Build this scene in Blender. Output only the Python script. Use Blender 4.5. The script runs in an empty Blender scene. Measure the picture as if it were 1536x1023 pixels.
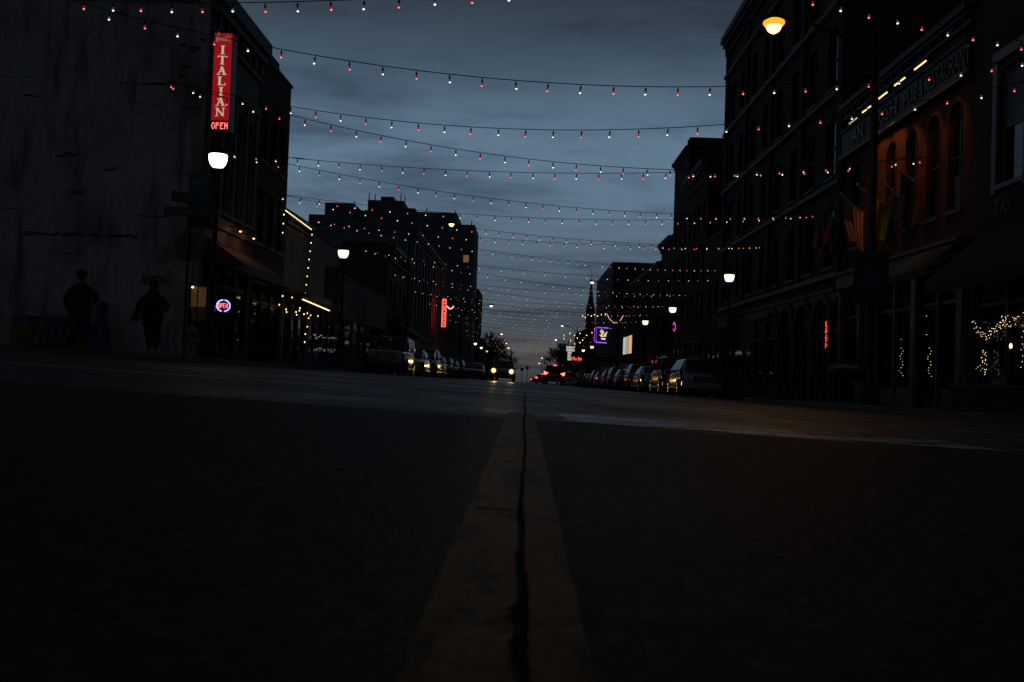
import bpy, math, random
from mathutils import Vector, Matrix
random.seed(7)
PI = math.pi
R_ = math.radians
scene = bpy.context.scene
COL = scene.collection

# ---------------------------------------------------------------- camera
F = 1493.0                      # focal length in pixels of the 1536 px wide photograph (35 mm)
EYE = Vector((0, 0, 0.19))
YAW, PITCH, ROLL = math.atan(21.5 / F), math.atan(43.8 / F), R_(2.0)
fw = Vector((-math.sin(YAW) * math.cos(PITCH), math.cos(YAW) * math.cos(PITCH), math.sin(PITCH)))
rt0 = Vector((math.cos(YAW), math.sin(YAW), 0))
up0 = rt0.cross(fw)
RT = math.cos(ROLL) * rt0 + math.sin(ROLL) * up0
UP = -math.sin(ROLL) * rt0 + math.cos(ROLL) * up0
cam = bpy.data.objects.new('camera', bpy.data.cameras.new('camera'))
COL.objects.link(cam)
cam.matrix_world = Matrix(((RT.x, UP.x, -fw.x, EYE.x), (RT.y, UP.y, -fw.y, EYE.y), (RT.z, UP.z, -fw.z, EYE.z), (0, 0, 0, 1)))
cam.data.sensor_width = 36
cam.data.lens = 36 * F / 1536
cam.data.clip_start = 0.02
cam.data.clip_end = 6000
cam.data.dof.use_dof = True
cam.data.dof.focus_distance = 34
cam.data.dof.aperture_fstop = 8.0
scene.camera = cam


def ray(px, py):
    d = RT * (px - 768) - UP * (py - 511.5) + fw * F
    return d


def PX(px, py, X):              # the point seen at that pixel on the plane x = X
    d = ray(px, py)
    return EYE + d * ((X - EYE.x) / d.x)


def PY(px, py, Y):              # the point seen at that pixel on the plane y = Y
    d = ray(px, py)
    return EYE + d * ((Y - EYE.y) / d.y)


# ---------------------------------------------------------------- sky
world = bpy.data.worlds.new('World')
scene.world = world
world.use_nodes = True
nt = world.node_tree
for n in list(nt.nodes):
    nt.nodes.remove(n)


def N(tree, typ, **kw):
    n = tree.nodes.new(typ)
    for k, v in kw.items():
        if k.startswith('i_'):
            key = k[2:]
            key = int(key) if key.isdigit() else key.replace('_', ' ')
            n.inputs[key].default_value = v
        else:
            setattr(n, k, v)
    return n


def ramp(n, pts):
    e = n.color_ramp.elements
    while len(e) > 1:
        e.remove(e[-1])
    e[0].position, e[0].color = pts[0][0], tuple(pts[0][1]) + (1,) if len(pts[0][1]) == 3 else pts[0][1]
    for p, c in pts[1:]:
        x = e.new(p)
        x.color = tuple(c) + (1,)


def mth(tree, op, a, b=None, clamp=False):
    n = tree.nodes.new('ShaderNodeMath')
    n.operation = op
    n.use_clamp = clamp
    for i, v in enumerate((a, b)):
        if v is None:
            continue
        if isinstance(v, (int, float)):
            n.inputs[i].default_value = v
        else:
            tree.links.new(v, n.inputs[i])
    return n.outputs[0]


L = nt.links.new
tc = N(nt, 'ShaderNodeTexCoord')
sep = N(nt, 'ShaderNodeSeparateXYZ')
L(tc.outputs['Generated'], sep.inputs[0])
sx, sy, sz = sep.outputs
# elevation ramp: a dusk sky under high cloud, brightest low over the end of the street
cr = N(nt, 'ShaderNodeValToRGB')
cr.color_ramp.interpolation = 'B_SPLINE'
# position = (z + .1) * 2
ramp(cr, [(0.0, (.012, .014, .016)), (.17, (.030, .033, .040)), (.205, (.052, .052, .060)), (.25, (.060, .069, .085)), (.32, (.060, .082, .108)),
          (.42, (.080, .122, .166)), (.56, (.114, .180, .256)), (.68, (.106, .170, .244)), (.78, (.052, .084, .124)), (.92, (.028, .038, .052)), (1.0, (.014, .019, .026))])
L(mth(nt, 'MULTIPLY', mth(nt, 'ADD', sz, .1), 2.0), cr.inputs[0])
# clouds on a plane overhead
den = mth(nt, 'ADD', mth(nt, 'MAXIMUM', sz, 0.0), .10)
comb = N(nt, 'ShaderNodeCombineXYZ')
L(mth(nt, 'DIVIDE', sx, den), comb.inputs[0])
L(mth(nt, 'DIVIDE', sy, den), comb.inputs[1])
mp = N(nt, 'ShaderNodeMapping')
mp.inputs['Scale'].default_value = (1.0, 1.55, 1)
mp.inputs['Rotation'].default_value = (0, 0, R_(14))
mp.inputs['Location'].default_value = (3.1, 1.7, 0)
L(comb.outputs[0], mp.inputs[0])
n1 = N(nt, 'ShaderNodeTexNoise', i_Scale=1.1, i_Detail=8.0, i_Roughness=.62, i_Distortion=.35)
L(mp.outputs[0], n1.inputs['Vector'])
c1 = N(nt, 'ShaderNodeValToRGB')
ramp(c1, [(.32, (.56, .57, .60)), (.42, (.83, .83, .85)), (.50, (1.02, 1.02, 1.02)), (.60, (1.12, 1.12, 1.11)), (.74, (1.28, 1.26, 1.22))])
L(n1.outputs['Fac'], c1.inputs[0])
mx = N(nt, 'ShaderNodeMix', data_type='RGBA', blend_type='MULTIPLY', i_0=1.0)
L(cr.outputs[0], mx.inputs[6]); L(c1.outputs[0], mx.inputs[7])
# the warm afterglow low over the street
g = mth(nt, 'SUBTRACT', sz, .022)
g = mth(nt, 'MULTIPLY', mth(nt, 'MULTIPLY', g, g), -9000.0)
g = mth(nt, 'EXPONENT', g)
gx = mth(nt, 'MULTIPLY', mth(nt, 'MULTIPLY', sx, sx), -220.0)
g = mth(nt, 'MULTIPLY', g, mth(nt, 'EXPONENT', gx))
g = mth(nt, 'MULTIPLY', g, mth(nt, 'GREATER_THAN', sy, 0.0))
n2 = N(nt, 'ShaderNodeTexNoise', i_Scale=26.0, i_Detail=3.0)
mp2 = N(nt, 'ShaderNodeMapping'); mp2.inputs['Scale'].default_value = (1, 1, 7)
L(tc.outputs['Generated'], mp2.inputs[0]); L(mp2.outputs[0], n2.inputs['Vector'])
g = mth(nt, 'MULTIPLY', g, mth(nt, 'MULTIPLY', n2.outputs['Fac'], 1.6))
glow = N(nt, 'ShaderNodeMix', data_type='RGBA', blend_type='ADD')
glow.inputs[7].default_value = (.050, .030, .014, 1)
L(g, glow.inputs[0]); L(mx.outputs[2], glow.inputs[6])
# night already behind the camera
bk = N(nt, 'ShaderNodeMapRange', i_1=-.5, i_2=.75, i_3=.50, i_4=1.0)
bk.interpolation_type = 'SMOOTHSTEP'
L(sy, bk.inputs[0])
dk = N(nt, 'ShaderNodeVectorMath', operation='SCALE')
L(glow.outputs[2], dk.inputs[0]); L(bk.outputs[0], dk.inputs['Scale'])
sky = N(nt, 'ShaderNodeTexSky', sky_type='NISHITA', sun_disc=False)
sky.sun_elevation = R_(-4.0); sky.sun_rotation = R_(10)
ad = N(nt, 'ShaderNodeVectorMath', operation='MULTIPLY_ADD')
L(sky.outputs[0], ad.inputs[0]); ad.inputs[1].default_value = (.01, .01, .01); L(dk.outputs[0], ad.inputs[2])
bg = N(nt, 'ShaderNodeBackground'); bg.inputs[1].default_value = 1.0
L(ad.outputs[0], bg.inputs[0])
wo = N(nt, 'ShaderNodeOutputWorld'); L(bg.outputs[0], wo.inputs[0])

sun = bpy.data.objects.new('sun', bpy.data.lights.new('sun', 'SUN'))
COL.objects.link(sun)
sun.data.energy = .004
sun.data.angle = R_(30)
sun.data.color = (.8, .88, 1)
sun.rotation_euler = (R_(70), 0, R_(170))

scene.view_settings.view_transform = 'Standard'
scene.view_settings.look = 'None'
scene.view_settings.exposure = 0
scene.view_settings.gamma = 1
scene.render.engine = 'CYCLES'
scene.cycles.use_denoising = True
scene.cycles.sample_clamp_indirect = 1.5
scene.cycles.max_bounces = 5
scene.cycles.caustics_reflective = False
scene.cycles.caustics_refractive = False

# ---------------------------------------------------------------- materials
MATS = {}


def base_mat(name):
    m = bpy.data.materials.new(name)
    m.use_nodes = True
    t = m.node_tree
    return m, t, t.nodes['Principled BSDF']


def mat(name, c, rough=.7, metal=0., var=.25, scale=3., bump=.0, bscale=40., spec=.5, coat=0.):
    if name in MATS:
        return MATS[name]
    m, t, b = base_mat(name)
    b.inputs['Roughness'].default_value = rough
    b.inputs['Metallic'].default_value = metal
    b.inputs['Specular IOR Level'].default_value = spec
    b.inputs['Coat Weight'].default_value = coat
    if coat:
        b.inputs['Coat Roughness'].default_value = .08
    tcn = N(t, 'ShaderNodeTexCoord')
    n = N(t, 'ShaderNodeTexNoise', i_Scale=scale, i_Detail=6.0, i_Roughness=.65)
    t.links.new(tcn.outputs['Object'], n.inputs['Vector'])
    r = N(t, 'ShaderNodeValToRGB')
    ramp(r, [(.3, [x * (1 - var) for x in c]), (.7, [x * (1 + var) for x in c])])
    t.links.new(n.outputs['Fac'], r.inputs[0])
    t.links.new(r.outputs[0], b.inputs['Base Color'])
    if bump:
        nb = N(t, 'ShaderNodeTexNoise', i_Scale=bscale, i_Detail=4.0)
        t.links.new(tcn.outputs['Object'], nb.inputs['Vector'])
        bp = N(t, 'ShaderNodeBump', i_Strength=bump, i_Distance=.01)
        t.links.new(nb.outputs['Fac'], bp.inputs['Height'])
        t.links.new(bp.outputs[0], b.inputs['Normal'])
    MATS[name] = m
    return m


def brick(name, c, mortar, scale=1., worn=0., wc=(.1, .1, .1), rough=.85, axis='YZ'):
    if name in MATS:
        return MATS[name]
    m, t, b = base_mat(name)
    b.inputs['Roughness'].default_value = rough
    b.inputs['Specular IOR Level'].default_value = .25
    tcn = N(t, 'ShaderNodeTexCoord')
    sp = N(t, 'ShaderNodeSeparateXYZ'); t.links.new(tcn.outputs['Object'], sp.inputs[0])
    cb = N(t, 'ShaderNodeCombineXYZ')
    t.links.new(mth(t, 'ADD', sp.outputs[0], sp.outputs[1]), cb.inputs[0]); t.links.new(sp.outputs[2], cb.inputs[1])
    br = N(t, 'ShaderNodeTexBrick', i_Scale=scale)
    br.inputs['Color1'].default_value = tuple(c) + (1,)
    br.inputs['Color2'].default_value = tuple(x * .65 for x in c) + (1,)
    br.inputs['Mortar'].default_value = tuple(mortar) + (1,)
    br.inputs['Mortar Size'].default_value = .012
    br.inputs['Brick Width'].default_value = .21
    br.inputs['Row Height'].default_value = .075
    t.links.new(cb.outputs[0], br.inputs['Vector'])
    n = N(t, 'ShaderNodeTexNoise', i_Scale=.55, i_Detail=8.0, i_Roughness=.62)
    t.links.new(tcn.outputs['Object'], n.inputs['Vector'])
    r = N(t, 'ShaderNodeValToRGB'); ramp(r, [(.32, (.45, .45, .45)), (.55, (1, 1, 1)), (.8, (1.25, 1.25, 1.25))])
    t.links.new(n.outputs['Fac'], r.inputs[0])
    mxx = N(t, 'ShaderNodeMix', data_type='RGBA', blend_type='MULTIPLY', i_0=1.0)
    t.links.new(br.outputs['Color'], mxx.inputs[6]); t.links.new(r.outputs[0], mxx.inputs[7])
    out = mxx.outputs[2]
    if worn:
        n3 = N(t, 'ShaderNodeTexNoise', i_Scale=1.3, i_Detail=9.0, i_Roughness=.72, i_Distortion=1.1)
        mp3 = N(t, 'ShaderNodeMapping'); mp3.inputs['Scale'].default_value = (1, 1, .55)
        t.links.new(tcn.outputs['Object'], mp3.inputs[0]); t.links.new(mp3.outputs[0], n3.inputs['Vector'])
        r3 = N(t, 'ShaderNodeValToRGB'); ramp(r3, [(worn, (0, 0, 0)), (worn + .045, (1, 1, 1))])
        t.links.new(n3.outputs['Fac'], r3.inputs[0])
        m3 = N(t, 'ShaderNodeMix', data_type='RGBA')
        t.links.new(r3.outputs[0], m3.inputs[0]); t.links.new(out, m3.inputs[6]); m3.inputs[7].default_value = tuple(wc) + (1,)
        out = m3.outputs[2]
    t.links.new(out, b.inputs['Base Color'])
    bp = N(t, 'ShaderNodeBump', i_Strength=.5, i_Distance=.01)
    t.links.new(br.outputs['Fac'], bp.inputs['Height']); bp.invert = True
    t.links.new(bp.outputs[0], b.inputs['Normal'])
    MATS[name] = m
    return m


def emit(name, c, s=1.0, base=(.05, .05, .05), sample=True):
    if name in MATS:
        return MATS[name]
    m, t, b = base_mat(name)
    b.inputs['Base Color'].default_value = tuple(base) + (1,)
    b.inputs['Emission Color'].default_value = tuple(c) + (1,)
    b.inputs['Emission Strength'].default_value = s
    b.inputs['Roughness'].default_value = .4
    if not sample:
        m.cycles.emission_sampling = 'NONE'
    MATS[name] = m
    return m


def glassy(name, c=(.006, .008, .01), rough=.06, spec=.5):
    if name in MATS:
        return MATS[name]
    m, t, b = base_mat(name)
    b.inputs['Base Color'].default_value = tuple(c) + (1,)
    b.inputs['Roughness'].default_value = rough
    b.inputs['Specular IOR Level'].default_value = spec
    tcn = N(t, 'ShaderNodeTexCoord')
    n = N(t, 'ShaderNodeTexNoise', i_Scale=1.7, i_Detail=2.0)
    t.links.new(tcn.outputs['Object'], n.inputs['Vector'])
    bp = N(t, 'ShaderNodeBump', i_Strength=.06, i_Distance=.05)
    t.links.new(n.outputs['Fac'], bp.inputs['Height'])
    t.links.new(bp.outputs[0], b.inputs['Normal'])
    MATS[name] = m
    return m


BLACK = mat('black_metal', (.012, .012, .013), .45, .3, bump=.1)
POLE = mat('dark_bronze_pole', (.02, .018, .016), .5, .5)
GALV = mat('galvanised_steel', (.12, .12, .125), .5, .6)
GLASS = glassy('window_glass', spec=.35)
CARGLASS = glassy('car_glass', (.004, .005, .006), .03, .7)
RUBBER = mat('rubber', (.012, .012, .012), .85)
CHROME = mat('chrome', (.35, .35, .36), .18, 1., var=.05)
TRIMDARK = mat('dark_trim', (.02, .02, .021), .6)
CONC = mat('concrete', (.075, .072, .068), .8, var=.35, scale=1.5, bump=.4, bscale=60)
STONE = mat('pale_stone', (.10, .095, .088), .75, var=.25, scale=2., bump=.2)
CREAM = mat('cream_paint', (.095, .09, .08), .6, var=.2)
GREYP = mat('grey_paint', (.06, .064, .07), .65)
WHITEP = mat('white_paint', (.15, .15, .16), .55, var=.12)
TEAL = mat('teal_fabric', (.008, .065, .062), .8)
GREENSIGN = mat('green_sign_sheet', (.004, .022, .012), .5, var=.1)
SIGNWHITE = mat('sign_white', (.35, .35, .35), .5, var=.05)
SIGNDIM = mat('faded_sign_white', (.22, .19, .14), .6, var=.3, scale=20)
BROWN = mat('brown_sign_sheet', (.03, .011, .007), .5)


# ---------------------------------------------------------------- geometry helpers
class MB:
    def __init__(s):
        s.v, s.f, s.m = [], [], []

    def add(s, vs, fs, mi=0):
        o = len(s.v)
        s.v += [tuple(p) for p in vs]
        s.f += [tuple(i + o for i in f) for f in fs]
        s.m += [mi] * len(fs)
        return s

    def box(s, a, b, mi=0):
        (x0, y0, z0), (x1, y1, z1) = [(min(a[i], b[i])) for i in range(3)], [(max(a[i], b[i])) for i in range(3)]
        v = [(x0, y0, z0), (x1, y0, z0), (x1, y1, z0), (x0, y1, z0), (x0, y0, z1), (x1, y0, z1), (x1, y1, z1), (x0, y1, z1)]
        return s.add(v, [(0, 3, 2, 1), (4, 5, 6, 7), (0, 1, 5, 4), (1, 2, 6, 5), (2, 3, 7, 6), (3, 0, 4, 7)], mi)

    def cbox(s, c, d, mi=0):
        return s.box([c[i] - d[i] / 2 for i in range(3)], [c[i] + d[i] / 2 for i in range(3)], mi)

    def tube(s, pts, r, n=6, mi=0, cap=True):
        pts = [Vector(p) for p in pts]
        rs = r if isinstance(r, (list, tuple)) else [r] * len(pts)
        rings = []
        ref = None
        for i, p in enumerate(pts):
            a = pts[max(i - 1, 0)]; b = pts[min(i + 1, len(pts) - 1)]
            d = (b - a).normalized()
            if ref is None:
                ref = Vector((0, 0, 1)) if abs(d.z) < .9 else Vector((1, 0, 0))
            u = d.cross(ref)
            if u.length < 1e-4:
                u = d.orthogonal()
            u.normalize(); w = d.cross(u).normalized()
            rings.append([p + (u * math.cos(2 * PI * k / n) + w * math.sin(2 * PI * k / n)) * rs[i] for k in range(n)])
        vs = [q for ring in rings for q in ring]
        fs = []
        for i in range(len(pts) - 1):
            for k in range(n):
                k2 = (k + 1) % n
                fs.append((i * n + k, i * n + k2, (i + 1) * n + k2, (i + 1) * n + k))
        if cap:
            fs.append(tuple(range(n))[::-1]); fs.append(tuple((len(pts) - 1) * n + k for k in range(n)))
        return s.add(vs, fs, mi)

    def lathe(s, prof, c=(0, 0, 0), n=16, mi=0, axis='Z', phase=0.):
        vs, fs = [], []
        for (r, h) in prof:
            for k in range(n):
                a = 2 * PI * k / n + phase
                x, y = r * math.cos(a), r * math.sin(a)
                if axis == 'Z': p = (c[0] + x, c[1] + y, c[2] + h)
                elif axis == 'X': p = (c[0] + h, c[1] + x, c[2] + y)
                else: p = (c[0] + x, c[1] + h, c[2] + y)
                vs.append(p)
        for i in range(len(prof) - 1):
            for k in range(n):
                k2 = (k + 1) % n
                fs.append((i * n + k, i * n + k2, (i + 1) * n + k2, (i + 1) * n + k))
        fs.append(tuple(range(n))[::-1]); fs.append(tuple((len(prof) - 1) * n + k for k in range(n)))
        return s.add(vs, fs, mi)

    def sheet(s, quads, mi=0):
        for q in quads:
            s.add(q, [tuple(range(len(q)))], mi)
        return s

    def slab(s, poly, fr, d0, d1, mi=0):
        """polygon (u,v) in frame fr extruded from depth d0 to d1"""
        n = len(poly)
        vs = [fr(u, v, d0) for u, v in poly] + [fr(u, v, d1) for u, v in poly]
        fs = [tuple(range(n))[::-1], tuple(range(n, 2 * n))] + [(i, (i + 1) % n, n + (i + 1) % n, n + i) for i in range(n)]
        return s.add(vs, fs, mi)


def tag(o, label=None, cat=None, group=None, kind=None):
    if label: o['label'] = label
    if cat: o['category'] = cat
    if group: o['group'] = group
    if kind: o['kind'] = kind
    return o


def thing(name, label, cat, loc=(0, 0, 0), rz=0, group=None):
    o = bpy.data.objects.new(name, None)
    o.empty_display_size = .2
    COL.objects.link(o)
    o.location = loc; o.rotation_euler = (0, 0, rz)
    return tag(o, label, cat, group)


def root_of(o):
    while o.parent: o = o.parent
    return o


def part(name, mb, mats, parent=None, local=False, smooth=False, sub=0, bev=0, label=None, loc=None):
    """link mb as one mesh object; world coordinates unless local"""
    me = bpy.data.meshes.new(name)
    off = Vector((0, 0, 0))
    if parent is not None and not local:
        off = Vector(root_of(parent).location)
    if loc is not None and parent is None:
        off = Vector(loc)
    me.from_pydata([(x - off.x, y - off.y, z - off.z) for x, y, z in mb.v], [], mb.f)
    if not isinstance(mats, (list, tuple)): mats = [mats]
    for m in mats: me.materials.append(m)
    for i, p in enumerate(me.polygons):
        p.material_index = mb.m[i]
        p.use_smooth = smooth
    me.update()
    o = bpy.data.objects.new(name, me)
    COL.objects.link(o)
    o.parent = parent
    if loc is not None and parent is None: o.location = loc
    if bev:
        b = o.modifiers.new('bevel', 'BEVEL'); b.width = bev; b.segments = 2; b.limit_method = 'ANGLE'
    if sub:
        b = o.modifiers.new('sub', 'SUBSURF'); b.levels = sub; b.render_levels = sub
    if label: o['label'] = label
    return o


def struct(name, mb, m, label=None, **k):
    o = part(name, mb, m, **k)
    o['kind'] = 'structure'
    if label: o['label'] = label
    return o


def copy_tree(o, parent=None, swap=None):
    c = o.copy()
    COL.objects.link(c)
    c.parent = parent
    if swap and c.type == 'MESH':
        for i, sl in enumerate(c.material_slots):
            if sl.material and sl.material.name in swap:
                new = swap[sl.material.name]
                sl.link = 'OBJECT'; sl.material = new
    for ch in [x for x in o.children]:
        copy_tree(ch, c, swap)
    return c


def frame(O, U, Nn):
    O, U, Nn = Vector(O), Vector(U), Vector(Nn)
    Z = Vector((0, 0, 1))
    return lambda u, v, d=0.: O + U * u + Z * v + Nn * d


def text_mb(mb, s, fr, size, u, v, d, depth=.01, align='CENTER', mi=0, sx=1.0, spacing=1.0):
    cu = bpy.data.curves.new('t', 'FONT')
    cu.body = s; cu.size = size; cu.extrude = depth / 2; cu.align_x = align; cu.align_y = 'CENTER'
    cu.space_character = spacing; cu.resolution_u = 2
    ob = bpy.data.objects.new('t', cu)
    COL.objects.link(ob)
    dg = bpy.context.evaluated_depsgraph_get()
    me = ob.evaluated_get(dg).to_mesh()
    vs = [fr(u + p.co.x * sx, v + p.co.y, d + p.co.z) for p in me.vertices]
    fs = [tuple(p.vertices) for p in me.polygons]
    mb.add(vs, fs, mi)
    ob.evaluated_get(dg).to_mesh_clear()
    bpy.data.objects.remove(ob); bpy.data.curves.remove(cu)
    return mb


def G(x, y):                    # the height of the ground: falls to the right and away up the street
    xx = max(-14., min(16., x))
    t = y - 8.
    lng = .0115 * (math.log1p(math.exp(min(t, 60) / 3.)) * 3. if t < 60 else t)
    return -.036 * xx - lng


KH = .14
XKL, XKR, XL, XR = -7.25, 8.1, -9.4, 11.6


def SW(x, y):
    return G(x, y) + KH


# ---------------------------------------------------------------- building kit
def wall_holes(mb, fr, u0, u1, v0, v1, holes, rv=.18, mi=0):
    us = sorted({u0, u1} | {h[0] for h in holes} | {h[1] for h in holes})
    vs = sorted({v0, v1} | {h[2] for h in holes} | {h[3] for h in holes})
    for i in range(len(us) - 1):
        for j in range(len(vs) - 1):
            cu, cv = (us[i] + us[i + 1]) / 2, (vs[j] + vs[j + 1]) / 2
            if any(h[0] < cu < h[1] and h[2] < cv < h[3] for h in holes):
                continue
            mb.add([fr(us[i], vs[j]), fr(us[i + 1], vs[j]), fr(us[i + 1], vs[j + 1]), fr(us[i], vs[j + 1])], [(0, 1, 2, 3)], mi)
    for a, b, c, d in holes:
        for p, q in (((a, c), (b, c)), ((b, c), (b, d)), ((b, d), (a, d)), ((a, d), (a, c))):
            mb.add([fr(*p), fr(*q), fr(q[0], q[1], -rv), fr(p[0], p[1], -rv)], [(0, 1, 2, 3)], mi)


def bx(mb, fr, u0, u1, v0, v1, d0, d1, mi=0):
    return mb.slab([(u0, v0), (u1, v0), (u1, v1), (u0, v1)], fr, d0, d1, mi)


def arch_fill(mb, fr, a, b, vt, mi=0, rv=.18, seg=8):
    r = (b - a) / 2; cx = (a + b) / 2; vc = vt - r
    for sgn in (-1, 1):
        arc = [(cx + sgn * r * math.cos(t * PI / 2 / seg), vc + r * math.sin(t * PI / 2 / seg)) for t in range(seg + 1)]
        cor = (cx + sgn * r, vt)
        for i in range(seg):
            p, q = arc[i], arc[i + 1]
            mb.slab([cor, p, q], fr, -rv + .01, .004, mi)


def add_window(root, fr, a, b, v0, v1, fm, gm, arch=False, rv=.18, shade=None, sill=True, mull=1, label=None):
    w = MB()
    t = .06
    d0, d1 = -rv, -rv + .07
    bx(w, fr, a, a + t, v0, v1, d0, d1); bx(w, fr, b - t, b, v0, v1, d0, d1)
    bx(w, fr, a + t, b - t, v0, v0 + t, d0, d1); bx(w, fr, a + t, b - t, v1 - t, v1, d0, d1)
    vm = (v0 + v1) / 2
    bx(w, fr, a + t, b - t, vm - .03, vm + .03, d0 + .004, d1 - .01)
    if mull > 1:
        for k in range(1, mull):
            um = a + (b - a) * k / mull
            bx(w, fr, um - .025, um + .025, v0 + t, v1 - t, d0 + .008, d1 - .02)
    wo_ = part('window', w, fm, root, label=label)
    p = MB(); p.add([fr(a + .02, v0 + .02, d0 + .025), fr(b - .02, v0 + .02, d0 + .025), fr(b - .02, v1 - .02, d0 + .025), fr(a + .02, v1 - .02, d0 + .025)], [(0, 1, 2, 3)])
    part('pane', p, gm, wo_)
    if shade:
        p = MB(); bx(p, fr, a + .05, b - .05, v0 + (v1 - v0) * shade[1], v0 + (v1 - v0) * shade[2], d0 + .030, d0 + .034)
        part('blind', p, shade[0], wo_)
    if sill:
        s = MB(); bx(s, fr, a - .08, b + .08, v0 - .12, v0, -.02, .09)
        part('sill', s, sill if not isinstance(sill, bool) else STONE, wo_)
    return wo_


def dark_box(mb, fr, a, b, v0, v1, d0, d1, mi=0):
    """room behind a glass front: floor, ceiling, back and side walls"""
    P = lambda u, v, d: fr(u, v, d)
    mb.sheet([[P(a, v0, d1), P(b, v0, d1), P(b, v1, d1), P(a, v1, d1)], [P(a, v0, d0), P(a, v0, d1), P(a, v1, d1), P(a, v1, d0)],
              [P(b, v0, d0), P(b, v0, d1), P(b, v1, d1), P(b, v1, d0)], [P(a, v0, d0), P(b, v0, d0), P(b, v0, d1), P(a, v0, d1)],
              [P(a, v1, d0), P(b, v1, d0), P(b, v1, d1), P(a, v1, d1)]], mi)


ROOM = mat('dim_room', (.03, .022, .016), .9)


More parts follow.
